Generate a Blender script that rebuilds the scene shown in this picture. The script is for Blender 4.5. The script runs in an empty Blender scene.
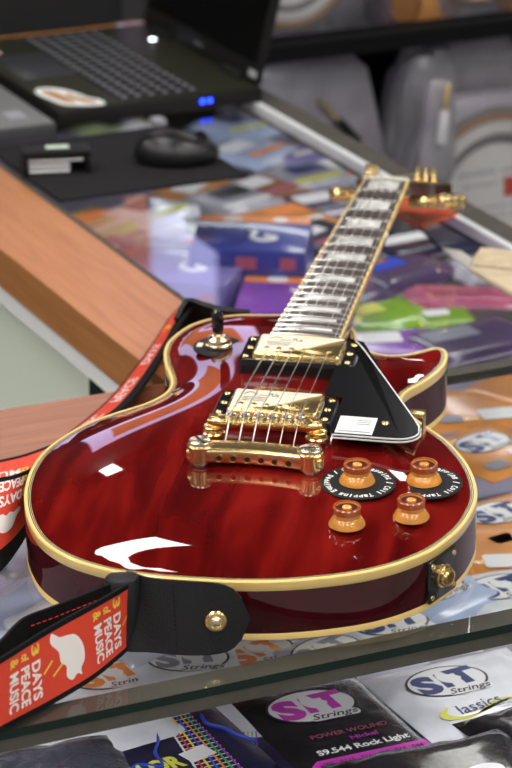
import bpy, bmesh, math, random
import numpy as np
from mathutils import Vector, Matrix, geometry
random.seed(7)
C = bpy.context.scene.collection
PI = math.pi
S = 0.001                                   # everything below is in millimetres

# ------------------------------------------------------------------ frames
RW = np.array([[0.9830969, 0.1830394, 0.0041225],
               [0.0692246, -0.3507683, -0.9339002],
               [-0.1694945, 0.9183998, -0.3575101]])
CW = np.array([358.539, -1987.0025, 893.5230])
FPX = 2922.88
PH = math.radians(36)
U = np.array([math.cos(PH), math.sin(PH), 0.0])      # along the near counter
V = np.array([-math.sin(PH), math.cos(PH), 0.0])     # along the far counter

def at(px, py, z=0.0):
    d = RW.T @ np.array([(px-256)/FPX, (py-384)/FPX, 1.0])
    t = (z-CW[2])/d[2]
    p = CW + t*d
    return (float(p[0]), float(p[1]), float(z))
def un(u, n, z=0.0):
    p = U*u+V*n
    return (float(p[0]), float(p[1]), float(z))
def to_un(p): return (p[0]*U[0]+p[1]*U[1], p[0]*V[0]+p[1]*V[1])

# ------------------------------------------------------------------ materials
def new_mat(name):
    m = bpy.data.materials.new(name); m.use_nodes = True
    nt = m.node_tree; b = nt.nodes['Principled BSDF']
    return m, nt, b
def P(name, col, rough=.5, metal=0, coat=0, spec=None, bump=0, bscale=200, var=0, vscale=20, trans=0, coat_r=.03, emit=0, ecol=None, alpha=None):
    m, nt, b = new_mat(name)
    b.inputs['Base Color'].default_value = (*col, 1)
    b.inputs['Roughness'].default_value = rough
    b.inputs['Metallic'].default_value = metal
    b.inputs['Coat Weight'].default_value = coat
    b.inputs['Coat Roughness'].default_value = coat_r
    if spec is not None: b.inputs['Specular IOR Level'].default_value = spec
    if trans: b.inputs['Transmission Weight'].default_value = trans
    if alpha is not None: b.inputs['Alpha'].default_value = alpha
    if emit:
        b.inputs['Emission Color'].default_value = (*(ecol or col), 1); b.inputs['Emission Strength'].default_value = emit
    tc = nt.nodes.new('ShaderNodeTexCoord')
    if var:
        n = nt.nodes.new('ShaderNodeTexNoise'); n.inputs['Scale'].default_value = vscale; n.inputs['Detail'].default_value = 3
        nt.links.new(tc.outputs['Object'], n.inputs['Vector'])
        r = nt.nodes.new('ShaderNodeValToRGB')
        r.color_ramp.elements[0].position = .3; r.color_ramp.elements[1].position = .7
        r.color_ramp.elements[0].color = (*[max(0, c*(1-var)) for c in col], 1)
        r.color_ramp.elements[1].color = (*[min(1, c*(1+var)) for c in col], 1)
        nt.links.new(n.outputs['Fac'], r.inputs['Fac']); nt.links.new(r.outputs['Color'], b.inputs['Base Color'])
    if bump:
        n = nt.nodes.new('ShaderNodeTexNoise'); n.inputs['Scale'].default_value = bscale; n.inputs['Detail'].default_value = 4
        nt.links.new(tc.outputs['Object'], n.inputs['Vector'])
        bp = nt.nodes.new('ShaderNodeBump'); bp.inputs['Strength'].default_value = bump; bp.inputs['Distance'].default_value = .002
        nt.links.new(n.outputs['Fac'], bp.inputs['Height']); nt.links.new(bp.outputs['Normal'], b.inputs['Normal'])
    return m

def wood(name, stops, rot=0.0, stretch=9, scale=9, rough=.35, coat=0.3):
    m, nt, b = new_mat(name)
    tc = nt.nodes.new('ShaderNodeTexCoord'); mp = nt.nodes.new('ShaderNodeMapping')
    mp.inputs['Rotation'].default_value = (0, 0, -rot)
    mp2 = nt.nodes.new('ShaderNodeMapping'); mp2.inputs['Scale'].default_value = (1, stretch, stretch)
    n = nt.nodes.new('ShaderNodeTexNoise'); n.inputs['Scale'].default_value = scale; n.inputs['Detail'].default_value = 6; n.inputs['Distortion'].default_value = .6
    r = nt.nodes.new('ShaderNodeValToRGB')
    els = r.color_ramp.elements
    els[0].position = .28; els[0].color = (*stops[0], 1); els[1].position = .72; els[1].color = (*stops[-1], 1)
    for i, s in enumerate(stops[1:-1]):
        e = els.new(.28+.44*(i+1)/(len(stops)-1)); e.color = (*s, 1)
    nt.links.new(tc.outputs['Object'], mp.inputs['Vector']); nt.links.new(mp.outputs['Vector'], mp2.inputs['Vector'])
    nt.links.new(mp2.outputs['Vector'], n.inputs['Vector']); nt.links.new(n.outputs['Fac'], r.inputs['Fac'])
    nt.links.new(r.outputs['Color'], b.inputs['Base Color'])
    b.inputs['Roughness'].default_value = rough; b.inputs['Coat Weight'].default_value = coat; b.inputs['Coat Roughness'].default_value = .25
    return m

def glass_mat(name, tint=(.97, .98, .975), ior=1.46, gain=1.0):
    m = bpy.data.materials.new(name); m.use_nodes = True; nt = m.node_tree; nt.nodes.clear()
    o = nt.nodes.new('ShaderNodeOutputMaterial'); mix = nt.nodes.new('ShaderNodeMixShader')
    t = nt.nodes.new('ShaderNodeBsdfTransparent'); g = nt.nodes.new('ShaderNodeBsdfGlossy')
    t.inputs['Color'].default_value = (*tint, 1); g.inputs['Roughness'].default_value = .012
    f = nt.nodes.new('ShaderNodeFresnel'); f.inputs['IOR'].default_value = ior
    ge = nt.nodes.new('ShaderNodeNewGeometry'); inv = nt.nodes.new('ShaderNodeMath'); inv.operation = 'SUBTRACT'; inv.inputs[0].default_value = 1
    mul = nt.nodes.new('ShaderNodeMath'); mul.operation = 'MULTIPLY'; mul2 = nt.nodes.new('ShaderNodeMath'); mul2.operation = 'MULTIPLY'; mul2.inputs[1].default_value = gain; mul2.use_clamp = True
    nt.links.new(ge.outputs['Backfacing'], inv.inputs[1]); nt.links.new(f.outputs[0], mul.inputs[0]); nt.links.new(inv.outputs[0], mul.inputs[1])
    nt.links.new(mul.outputs[0], mul2.inputs[0]); nt.links.new(mul2.outputs[0], mix.inputs[0])
    nt.links.new(t.outputs[0], mix.inputs[1]); nt.links.new(g.outputs[0], mix.inputs[2]); nt.links.new(mix.outputs[0], o.inputs['Surface'])
    return m

M = {}
def flame_top():
    m, nt, b = new_mat('red_flamed_lacquer')
    tc = nt.nodes.new('ShaderNodeTexCoord'); mp = nt.nodes.new('ShaderNodeMapping'); mp.inputs['Scale'].default_value = (1, .22, .3); mp.inputs['Rotation'].default_value = (0, 0, .12)
    n = nt.nodes.new('ShaderNodeTexNoise'); n.inputs['Scale'].default_value = 38; n.inputs['Detail'].default_value = 2; n.inputs['Distortion'].default_value = .4
    n2 = nt.nodes.new('ShaderNodeTexNoise'); n2.inputs['Scale'].default_value = 9; n2.inputs['Detail'].default_value = 2
    ad = nt.nodes.new('ShaderNodeMath'); ad.operation = 'MULTIPLY_ADD'; ad.inputs[1].default_value = .45
    r = nt.nodes.new('ShaderNodeValToRGB'); e = r.color_ramp.elements
    e[0].position = .54; e[0].color = (.062, .0020, .0022, 1); e[1].position = .90; e[1].color = (.185, .0075, .0055, 1)
    x = e.new(.70); x.color = (.105, .0034, .0030, 1)
    nt.links.new(tc.outputs['Object'], mp.inputs['Vector']); nt.links.new(mp.outputs['Vector'], n.inputs['Vector']); nt.links.new(tc.outputs['Object'], n2.inputs['Vector'])
    nt.links.new(n2.outputs['Fac'], ad.inputs[0]); nt.links.new(n.outputs['Fac'], ad.inputs[2]); nt.links.new(ad.outputs[0], r.inputs['Fac'])
    nt.links.new(r.outputs['Color'], b.inputs['Base Color'])
    b.inputs['Roughness'].default_value = .5; b.inputs['Specular IOR Level'].default_value = 0.0; b.inputs['Coat Weight'].default_value = 1; b.inputs['Coat Roughness'].default_value = .012; b.inputs['Coat IOR'].default_value = 1.55
    return m
M['top'] = flame_top()
M['side'] = P('maroon_lacquer', (.050, .004, .007), .5, spec=0.0, coat=1, coat_r=.02, var=.35, vscale=25)
M['neckwood'] = P('dark_red_neck_lacquer', (.07, .012, .012), .35, coat=1)
M['binding'] = P('aged_cream_binding', (.88, .62, .21), .3, coat=.6)
M['black'] = P('gloss_black_plastic', (.008, .008, .009), .15, coat=.5)
M['matte_black'] = P('matt_black_plastic', (.010, .010, .011), .5, spec=.25)
M['gold'] = P('polished_gold', (.98, .72, .32), .24, metal=1)
M['gold_pale'] = P('pale_polished_gold', (1.0, .88, .62), .26, metal=1)
M['gold_dark'] = P('dark_hole', (.05, .03, .01), .4, metal=.5)
M['ebony'] = P('dark_rosewood_board', (.045, .028, .022), .45, var=.5, vscale=120)
M['pearl'] = P('pearl_inlay', (.64, .64, .62), .3, coat=.3, var=.45, vscale=70)
M['nickel'] = P('nickel_fret', (.85, .82, .78), .25, metal=1)
M['steel_string'] = P('bright_string_wire', (.9, .88, .84), .28, metal=1)
M['bone'] = P('bone_nut', (.82, .78, .66), .35)
M['white'] = P('white_paper', (.82, .82, .80), .5)
M['cream'] = P('cream_film', (.86, .78, .60), .35)
M['ink'] = P('dark_grey_ink', (.04, .04, .05), .5)
M['amber'] = P('amber_knob_plastic', (.74, .30, .045), .22, coat=1, var=.25, vscale=60)
M['amber_dark'] = P('dark_amber_plastic', (.06, .006, .004), .35, spec=.3)
M['amber_rim'] = P('clear_amber_rim', (.38, .08, .02), .2, coat=.6)
M['leather'] = P('black_leather', (.010, .010, .011), .42, spec=.3, bump=.35, bscale=900)
M['web'] = P('black_webbing', (.007, .007, .008), .8, spec=.15, bump=.6, bscale=700)
M['strap_red'] = P('red_printed_nylon', (.72, .055, .022), .62, bump=.25, bscale=900)
M['strap_white'] = P('white_print', (.86, .80, .76), .6)
M['strap_yellow'] = P('yellow_print', (.86, .58, .07), .6)
M['counter_wood'] = wood('orange_wood_laminate', [(.36, .140, .043), (.44, .182, .060), (.49, .215, .077)], rot=PH+PI/2, stretch=14, scale=9, coat=.15)
M['near_wood'] = wood('brown_wood_laminate', [(.24, .10, .05), (.32, .14, .07), (.38, .175, .095)], rot=PH, stretch=14, scale=9, coat=.15)
M['rail'] = P('brushed_bronze_rail', (.085, .076, .062), .55, metal=.3, var=.15, vscale=40)
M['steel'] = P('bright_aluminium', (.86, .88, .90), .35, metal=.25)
M['glass'] = glass_mat('counter_glass')
M['glass_edge'] = P('green_glass_edge', (.003, .014, .010), .3, spec=.3)
M['shelf'] = P('grey_shelf', (.30, .29, .33), .6)
M['dark_shelf'] = P('dusky_shelf', (.24, .22, .32), .6)
M['white_trim'] = P('white_trim_board', (.88, .88, .88), .5)
M['panel_green'] = P('pale_green_panel', (.80, .86, .72), .6)
M['dark_green'] = P('dark_green_post', (.008, .025, .018), .3, coat=.5)
M['lap_black'] = P('black_laptop_shell', (.010, .010, .009), .5, spec=.25)
M['lap_olive'] = P('olive_black_palm_rest', (.020, .021, .013), .5, spec=.2)
M['key'] = P('laptop_key', (.014, .014, .016), .6, spec=.3)
M['keyprint'] = P('key_legend', (.30, .30, .33), .6)
M['screen'] = P('black_laptop_screen', (.002, .002, .002), .25, spec=.3)
M['lap_grey'] = P('grey_laptop_shell', (.17, .17, .17), .4)
M['lap_grey2'] = P('grey_laptop_side', (.07, .07, .075), .4)
M['led_blue'] = P('blue_led', (.02, .04, 1), .4, emit=9, ecol=(.01, .04, 1))
M['led_white'] = P('white_led', (.7, .8, 1), .4, emit=7, ecol=(.7, .8, 1))
M['pad'] = P('black_mouse_pad', (.020, .019, .020), .9, spec=.1, bump=.2, bscale=900)
M['tan'] = P('tan_print', (.42, .22, .10), .6)
M['wall_dark'] = P('charcoal_wall', (.010, .010, .011), .8)
M['black_board'] = P('black_display_board', (.004, .004, .005), .7, spec=.15)
M['floor'] = P('grey_floor_tile', (.34, .35, .33), .45, var=.06, vscale=2)
M['ceiling'] = P('dark_ceiling', (.035, .035, .04), .8)
M['lamp'] = P('lit_ceiling_panel', (1, 1, 1), .5, emit=18.0, ecol=(1, .97, .93))
M['glow'] = P('added_lavender_glow', (.7, .7, 1), .5, emit=2.6, ecol=(.62, .60, 1))  # emitters added out of view to colour the lacquer reflections
M['glow_warm'] = P('added_orange_glow', (1, .4, .2), .5, emit=1.1, ecol=(1, .30, .12))

def pk(name, col, rough=.3, bump=.5, var=.12, metal=0):
    if name not in M: M[name] = P(name, col, rough, metal=metal, coat=.7, coat_r=.12, spec=.2, bump=bump, bscale=55, var=var, vscale=30)
    return M[name]
WHITE = pk('white_foil', (.74, .76, .83)); SILV = pk('silver_foil', (.52, .55, .64)); BLK = pk('black_foil', (.016, .015, .018), .22, 1.0)
ORG = pk('orange_foil', (.66, .27, .07)); NAVY = pk('navy_foil', (.018, .018, .05), .3); BLUEB = pk('blue_card', (.045, .055, .30), .35, .1)
PURP = pk('purple_foil', (.24, .07, .46)); LIME = pk('lime_foil', (.22, .42, .03)); PINK = pk('pink_foil', (.40, .08, .16)); LAV = pk('lavender_card', (.20, .17, .45), .35, .1)
DPURP = pk('dark_purple_card', (.075, .045, .12), .35, .2); GREEN = pk('pale_green_foil', (.50, .60, .33)); GREYC = pk('grey_card', (.36, .35, .42), .4, .2)
BROWN = pk('brown_card', (.30, .13, .07), .45, .2); PALEB = pk('pale_blue_foil', (.42, .50, .72)); ORED = pk('orange_red_reflection', (.70, .10, .03), .3, .05)
MAG = P('magenta_print', (.62, .045, .50), .3, coat=.6); NAVYP = P('navy_print', (.02, .035, .17), .35, coat=.5); ORP = P('orange_print', (.82, .26, .06), .4)
BLKP = P('black_print', (.012, .012, .014), .4); GREYP = P('grey_print', (.25, .26, .32), .4); PINKP = P('dusky_pink_print', (.42, .10, .16), .4); YELP = P('yellow_print_ink', (.70, .70, .10), .4)
WHP = P('white_logo_print', (.82, .82, .84), .4)
LINES = [P('line_'+n, c, .4) for n, c in (('white', (.8, .8, .8)), ('red', (.75, .03, .03)), ('yellow', (.85, .65, .05)), ('blue', (.03, .10, .70)), ('orange', (.85, .25, .03)), ('green', (.05, .45, .10)), ('violet', (.25, .05, .45)))]
BLUEP = P('bright_blue_print', (.02, .06, .55), .4)

# ------------------------------------------------------------------ mesh helpers
class MB:
    def __init__(s): s.v = []; s.f = []
    def add(s, vf, X=None):
        v, f = vf; o = len(s.v)
        if X is not None: v = [X @ Vector(p) for p in v]
        s.v += [tuple(p) for p in v]; s.f += [tuple(i+o for i in q) for q in f]; return s
def box(x0, x1, y0, y1, z0, z1):
    v = [(x, y, z) for z in (z0, z1) for x, y in ((x0, y0), (x1, y0), (x1, y1), (x0, y1))]
    return v, [(3, 2, 1, 0), (4, 5, 6, 7), (0, 1, 5, 4), (1, 2, 6, 5), (2, 3, 7, 6), (3, 0, 4, 7)]
def rbox(x0, x1, y0, y1, z0, z1, r=1.0, seg=2):
    bm = bmesh.new(); v, f = box(x0, x1, y0, y1, z0, z1)
    vs = [bm.verts.new(p) for p in v]
    for q in f: bm.faces.new([vs[i] for i in q])
    bmesh.ops.bevel(bm, geom=list(bm.edges), offset=r, segments=seg, profile=.5, affect='EDGES')
    bm.verts.index_update()
    out = [tuple(x.co) for x in bm.verts], [tuple(x.index for x in q.verts) for q in bm.faces]; bm.free(); return out
def lathe(prof, n=32, cx=0, cy=0, caps=True):
    v = []; f = []
    for r, z in prof:
        for k in range(n): v.append((cx+r*math.cos(2*PI*k/n), cy+r*math.sin(2*PI*k/n), z))
    for i in range(len(prof)-1):
        for k in range(n):
            a = i*n+k; b = i*n+(k+1) % n; f.append((a, b, b+n, a+n))
    if caps:
        f.append(tuple(range(n-1, -1, -1))); f.append(tuple((len(prof)-1)*n+k for k in range(n)))
    return v, f
def cyl(r, z0, z1, n=24, cx=0, cy=0): return lathe([(r, z0), (r, z1)], n, cx, cy)
def tube(pts, r, n=8, closed=False):
    pts = [Vector(p) for p in pts]; v = []; f = []; m = len(pts); up = None
    rr = r if isinstance(r, (list, tuple)) else [r]*m
    for i, p in enumerate(pts):
        if closed: d = pts[(i+1) % m]-pts[i-1]
        else: d = pts[min(i+1, m-1)]-pts[max(i-1, 0)]
        d.normalize()
        if up is None: up = d.orthogonal().normalized()
        up = (up-d*up.dot(d)).normalized(); w = d.cross(up)
        for k in range(n):
            a = 2*PI*k/n; v.append(tuple(p+(up*math.cos(a)+w*math.sin(a))*rr[i]))
    for i in range(m if closed else m-1):
        j = (i+1) % m
        for k in range(n): f.append((i*n+k, i*n+(k+1) % n, j*n+(k+1) % n, j*n+k))
    if not closed: f.append(tuple(range(n-1, -1, -1))); f.append(tuple((m-1)*n+k for k in range(n)))
    return v, f
def prism(out, z0, z1, bev=0):
    n = len(out)
    if bev:
        ins = inset(out, bev)
        v = [(x, y, z0) for x, y in out]+[(x, y, z1-bev) for x, y in out]+[(x, y, z1) for x, y in ins]; L = 3
    else: v = [(x, y, z0) for x, y in out]+[(x, y, z1) for x, y in out]; L = 2
    f = [tuple(range(n-1, -1, -1)), tuple(range((L-1)*n, L*n))]
    for l in range(L-1):
        for k in range(n): f.append((l*n+k, l*n+(k+1) % n, (l+1)*n+(k+1) % n, (l+1)*n+k))
    return v, f
def inset(out, d):
    n = len(out); r = []
    for i in range(n):
        a = Vector(out[i-1]); b = Vector(out[i]); c = Vector(out[(i+1) % n])
        e1 = (b-a).normalized(); e2 = (c-b).normalized()
        t = (e1+e2).normalized(); nn = Vector((-t.y, t.x)); k = max(.5, nn.dot(Vector((-e1.y, e1.x))))
        r.append(tuple(b+nn*d/k))
    return r
def flat(out, z): return [(x, y, z) for x, y in out], [tuple(range(len(out)))]
def ringstrip(a, b, za, zb=None):
    zb = za if zb is None else zb; n = len(a)
    return [(x, y, za) for x, y in a]+[(x, y, zb) for x, y in b], [(k, (k+1) % n, n+(k+1) % n, n+k) for k in range(n)]
def rrect(w, h, r, cx=0, cy=0, seg=5):
    o = []
    for sx, sy, a0 in ((1, 1, 0), (-1, 1, 90), (-1, -1, 180), (1, -1, 270)):
        for k in range(seg+1):
            a = math.radians(a0+90*k/seg); o.append((cx+sx*(w/2-r)+r*math.cos(a), cy+sy*(h/2-r)+r*math.sin(a)))
    return o
def ell(a, b, cx=0, cy=0, n=40): return [(cx+a*math.cos(2*PI*k/n), cy+b*math.sin(2*PI*k/n)) for k in range(n)]
def crom(pts, closed=True, res=6):
    pts = [np.array(p, float) for p in pts]; n = len(pts); o = []
    for i in range(n if closed else n-1):
        if closed: p0, p1, p2, p3 = pts[i-1], pts[i], pts[(i+1) % n], pts[(i+2) % n]
        else: p0, p1, p2, p3 = pts[max(i-1, 0)], pts[i], pts[i+1], pts[min(i+2, n-1)]
        for k in range(res):
            t = k/res
            o.append(tuple(.5*((2*p1)+(-p0+p2)*t+(2*p0-5*p1+4*p2-p3)*t*t+(-p0+3*p1-3*p2+p3)*t**3)))
    if not closed: o.append(tuple(pts[-1]))
    return o
def resample(pts, n, closed=True):
    p = [np.array(q, float) for q in pts]
    if closed: p = p+[p[0]]
    L = [0]
    for a, b in zip(p, p[1:]): L.append(L[-1]+np.linalg.norm(b-a))
    o = []
    for k in range(n):
        s = L[-1]*k/(n if closed else n-1); i = 0
        i = min(int(np.searchsorted(L, s, side='right'))-1, len(p)-2)
        t = (s-L[i])/max(1e-9, L[i+1]-L[i]); o.append(tuple(p[i]*(1-t)+p[i+1]*t))
    return o

def link(name, vf, m, parent=None, smooth=True, ang=35, label=None):
    v, f = (vf.v, vf.f) if isinstance(vf, MB) else vf
    me = bpy.data.meshes.new(name); me.from_pydata([(a*S, b*S, c*S) for a, b, c in v], [], [tuple(q) for q in f]); me.update()
    me.materials.append(m)
    if smooth:
        for p in me.polygons: p.use_smooth = True
        try: me.set_sharp_from_angle(angle=math.radians(ang))
        except Exception: pass
    o = bpy.data.objects.new(name, me); C.objects.link(o)
    if parent is not None: o.parent = parent
    if label: o['label'] = label
    return o
def thing(name, label, cat, loc=(0, 0, 0), rz=0.0, group=None, rx=0.0, ry=0.0):
    o = bpy.data.objects.new(name, None); C.objects.link(o); o.empty_display_size = .02
    o.location = [c*S for c in loc]; o.rotation_euler = (rx, ry, rz); o['label'] = label; o['category'] = cat
    if group: o['group'] = group
    return o
def tag(o, label, cat, group=None):
    o['label'] = label; o['category'] = cat
    if group: o['group'] = group
    return o
def struct(name, vf, m):
    o = link(name, vf, m, smooth=False); o['kind'] = 'structure'; return o

_tc = {}
def text(body, bold=0.0, shear=0.0):
    k = (body, bold, shear)
    if k in _tc: return _tc[k]
    cu = bpy.data.curves.new('t', 'FONT'); cu.body = body; cu.size = 1; cu.offset = bold; cu.shear = shear; cu.resolution_u = 3
    ob = bpy.data.objects.new('t', cu); C.objects.link(ob)
    dg = bpy.context.evaluated_depsgraph_get(); e = ob.evaluated_get(dg); me = e.to_mesh()
    v = [(p.co.x, p.co.y) for p in me.vertices]; f = [tuple(p.vertices) for p in me.polygons]
    e.to_mesh_clear(); bpy.data.objects.remove(ob); bpy.data.curves.remove(cu)
    x0 = min(p[0] for p in v); x1 = max(p[0] for p in v); y0 = min(p[1] for p in v); y1 = max(p[1] for p in v)
    v = [((p[0]-(x0+x1)/2)/(x1-x0), (p[1]-(y0+y1)/2)/(y1-y0)) for p in v]       # unit box centred on 0
    _tc[k] = (v, f, (x1-x0)/(y1-y0)); return _tc[k]
def tbox(body, w, h, cx, cy, z, rot=0.0, bold=.015, shear=0.0):
    v, f, a = text(body, bold, shear); c, s = math.cos(rot), math.sin(rot)
    if h is None: h = w/a
    if w is None: w = h*a
    return [(cx+x*w*c-y*h*s, cy+x*w*s+y*h*c, z) for x, y in v], f

# ================================================================== GUITAR
TILT = math.radians(3.4)
ct, st = math.cos(TILT), math.sin(TILT)
gy = -190.0; gz = -56.0
# location so that local (0,-190,-56) sits at world (0,-190,0)
guitar = thing('electric_guitar', 'glossy dark red electric guitar with cream binding and gold hardware on the glass counter', 'guitar',
               (0, -190-(gy*ct-gz*st), 0-(gy*st+gz*ct)+0.6), 0, rx=TILT)
RAW = [(-28, 287), (-47, 283), (-76, 278), (-95, 267), (-109, 251), (-117, 230), (-120.5, 211), (-119, 190), (-113, 167), (-106, 149), (-101, 133), (-101, 116), (-107, 100), (-119, 84), (-134, 68), (-150, 46), (-162, 20), (-169.5, -8), (-171, -38), (-168, -66), (-163, -88), (-156, -109), (-147, -129), (-136, -147), (-122, -162), (-107, -173), (-92, -180), (-72, -186), (-40, -189), (-10, -188.5), (18, -186), (50, -179), (83, -166), (104, -154), (121, -140), (138, -120), (149, -99), (157, -76), (161, -52), (162, -29), (158, -4), (150, 22), (140, 44), (127, 66), (104, 94), (90, 115), (84.5, 132), (87, 148), (96, 165), (104, 184), (109, 205), (108.5, 226), (103, 237), (95, 237), (85, 228), (75, 220), (64, 216.5), (52, 218), (41, 226), (33, 240), (27, 262), (14, 278), (-8, 286)]
OUT = resample(crom(RAW, True, 6), 300)
area = sum(OUT[i-1][0]*OUT[i][1]-OUT[i][0]*OUT[i-1][1] for i in range(len(OUT)))
if area < 0: OUT = OUT[::-1]
ZR = -10.0; ZB = -56.0

def carve():
    ring = inset(OUT, 5.0); h = 5.0
    pts = [Vector(p) for p in ring]; nb = len(pts)
    xs = np.array(ring)
    def inside(x, y):
        c = False; j = nb-1
        for i in range(nb):
            if (ring[i][1] > y) != (ring[j][1] > y) and x < (ring[j][0]-ring[i][0])*(y-ring[i][1])/(ring[j][1]-ring[i][1])+ring[i][0]: c = not c
            j = i
        return c
    row = 0; y = -200.0
    while y < 300:
        x = -180.0+(h/2 if row % 2 else 0)
        while x < 180:
            if inside(x, y) and np.min((xs[:, 0]-x)**2+(xs[:, 1]-y)**2) > (h*.55)**2: pts.append(Vector((x, y)))
            x += h
        y += h*.866; row += 1
    edges = [(i, (i+1) % nb) for i in range(nb)]
    v, e, f, *_ = geometry.delaunay_2d_cdt(pts, edges, [tuple(range(nb))], 1, 1e-4)
    v = np.array([(p.x, p.y) for p in v]); n = len(v)
    E = np.array(list({tuple(sorted((a, b))) for q in f for a, b in zip(q, q[1:]+q[:1])}))
    d = np.min(((v[:, None, :]-xs[None])**2).sum(2), 1)**.5
    bd = d < 1e-3
    # membrane inflation on the mesh graph: conjugate gradients on L u = 1, u = 0 on the rim
    deg = np.zeros(n); np.add.at(deg, E[:, 0], 1); np.add.at(deg, E[:, 1], 1)
    def A(u):
        u = np.where(bd, 0, u); r = deg*u; np.subtract.at(r, E[:, 0], u[E[:, 1]]); np.subtract.at(r, E[:, 1], u[E[:, 0]]); return np.where(bd, 0, r)
    b = np.where(bd, 0, 1.0); u = np.zeros(n); r = b-A(u); p = r.copy(); rs = r@r
    for it in range(900):
        Ap = A(p); al = rs/(p@Ap); u += al*p; r -= al*Ap; rn = r@r
        if rn < 1e-8: break
        p = r+(rn/rs)*p; rs = rn
    u = u/u.max()
    q = np.sqrt(np.clip(u, 0, 1))                      # close to the distance from the rim
    t = np.clip((q-.10)/.90, 0, 1); sm = t*t*(3-2*t)
    rec = np.exp(-((q-.13)/.075)**2)
    z = ZR + 18.0*sm - 1.6*rec*np.clip(q/.05, 0, 1)
    # smooth once
    for _ in range(3):
        a = np.zeros(n); np.add.at(a, E[:, 0], z[E[:, 1]]); np.add.at(a, E[:, 1], z[E[:, 0]]); z = np.where(bd, ZR, .5*z+.5*a/np.maximum(deg, 1))
    F = []
    for t3 in f:
        a, b_, c = (v[i] for i in t3[:3])
        cr = (b_[0]-a[0])*(c[1]-a[1])-(b_[1]-a[1])*(c[0]-a[0])
        F.append(tuple(t3) if cr > 0 else tuple(t3[::-1]))
    return v, z, F
cv, cz, cf = carve()
def topz(x, y):
    d = (cv[:, 0]-x)**2+(cv[:, 1]-y)**2; i = np.argsort(d)[:3]; w = 1/(d[i]+.3); return float((cz[i]*w).sum()/w.sum())
link('carved_top', ([(a, b, c) for (a, b), c in zip(cv.tolist(), cz.tolist())], cf), M['top'], guitar, ang=180)
# sides, back and bindings
i_ = inset(OUT, .25)
mb = MB(); mb.add(([(x, y, ZB+5) for x, y in i_]+[(x, y, ZR-6.5) for x, y in i_], [(k, (k+1) % 300, 300+(k+1) % 300, 300+k) for k in range(300)]))
mb.add(([(x, y, ZB+.4) for x, y in inset(OUT, 3)], [tuple(range(299, -1, -1))]))
link('body', mb, M['side'], guitar, ang=50)
def band(z0, z1, top):
    mb = MB(); a = inset(OUT, .6); b = inset(OUT, 2.7); n = 300
    L = [(inset(OUT, .2), z0), (OUT, z0+.3), (OUT, z1-.6), (a, z1), (b, z1)] if top else [(b, z0), (a, z0), (OUT, z0+.6), (OUT, z1-.3), (inset(OUT, .2), z1)]
    for o, z in L: mb.v += [(x, y, z) for x, y in o]
    for l in range(len(L)-1):
        for k in range(n): mb.f.append((l*n+k, l*n+(k+1) % n, (l+1)*n+(k+1) % n, (l+1)*n+k))
    return mb
link('top_binding', band(ZR-7.2, ZR+.15, True), M['binding'], guitar, ang=40, label='thick aged cream binding round the top edge')
link('back_binding', band(ZB, ZB+5.4, False), M['binding'], guitar, ang=40, label='thinner aged cream binding round the back edge')
M['pinline'] = P('olive_cream_pinstripe', (.50, .42, .20), .3, coat=.5)
mb = MB().add(ringstrip(inset(OUT, 2.7), inset(OUT, 3.3), ZR+.12)).add(ringstrip(inset(OUT, 4.0), inset(OUT, 4.6), ZR+.12)).add(ringstrip(inset(OUT, 5.0), inset(OUT, 5.4), ZR+.16))
link('purfling', mb, M['black'], guitar, ang=40, label='thin black lines inside the binding')
mb = MB().add(ringstrip(inset(OUT, 3.3), inset(OUT, 4.0), ZR+.12)).add(ringstrip(inset(OUT, 4.6), inset(OUT, 5.0), ZR+.12))
link('purfling', mb, M['pinline'], guitar, ang=40, label='thin cream lines inside the binding')

# ---- neck
def frety(k): return 628-628*(1-2**(-k/12))
SL = math.tan(math.radians(4.2))
def bz(y): return 19.6-(y-176)*SL
def hw(y): return (42.5+(57-42.5)*(628-y)/452)/2
NY0 = 173.0; NY1 = 631.0
def board_strip(x0f, x1f, zf0, dz, y0=NY0, y1=NY1, n=2, m=8):
    v = []; f = []
    ys = [y0+(y1-y0)*i/n for i in range(n+1)]
    for y in ys:
        for j in range(m+1):
            x = x0f(y)+(x1f(y)-x0f(y))*j/m; v.append((x, y, bz(y)-x*x/600+dz))
        for j in range(m+1):
            x = x0f(y)+(x1f(y)-x0f(y))*j/m; v.append((x, y, bz(y)+zf0))
    w = 2*(m+1)
    for i in range(n):
        for j in range(m):
            a = i*w+j; f.append((a, a+1, a+1+w, a+w)); c = i*w+m+1+j; f.append((c, c+w, c+w+1, c+1))
        f.append((i*w, i*w+w, i*w+w+m+1, i*w+m+1)); f.append((i*w+m, i*w+w-1, i*w+2*w-1, i*w+w+m))
    for b_ in (0, n*w):
        q = [b_+j for j in range(m+1)]+[b_+m+1+j for j in range(m, -1, -1)]
        f.append(tuple(q) if b_ == 0 else tuple(q[::-1]))
    return v, f
link('fretboard', board_strip(lambda y: -hw(y)+2, lambda y: hw(y)-2, -6, 0, NY0+3), M['ebony'], guitar, label='dark fretboard')
mb = MB().add(board_strip(lambda y: -hw(y), lambda y: -hw(y)+2, -6, .1, m=2)).add(board_strip(lambda y: hw(y)-2, lambda y: hw(y), -6, .1, m=2)).add(board_strip(lambda y: -hw(y)+2, lambda y: hw(y)-2, -6, .1, NY0, NY0+3, n=1))
link('fretboard_binding', mb, M['binding'], guitar)
for k in range(1, 23):
    y = frety(k); w = hw(y)-.6
    pts = [(x, y, bz(y)-x*x/600+.35) for x in np.linspace(-w, w, 9)]
    link('fret', tube(pts, 1.25, 8), M['nickel'], guitar)
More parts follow.
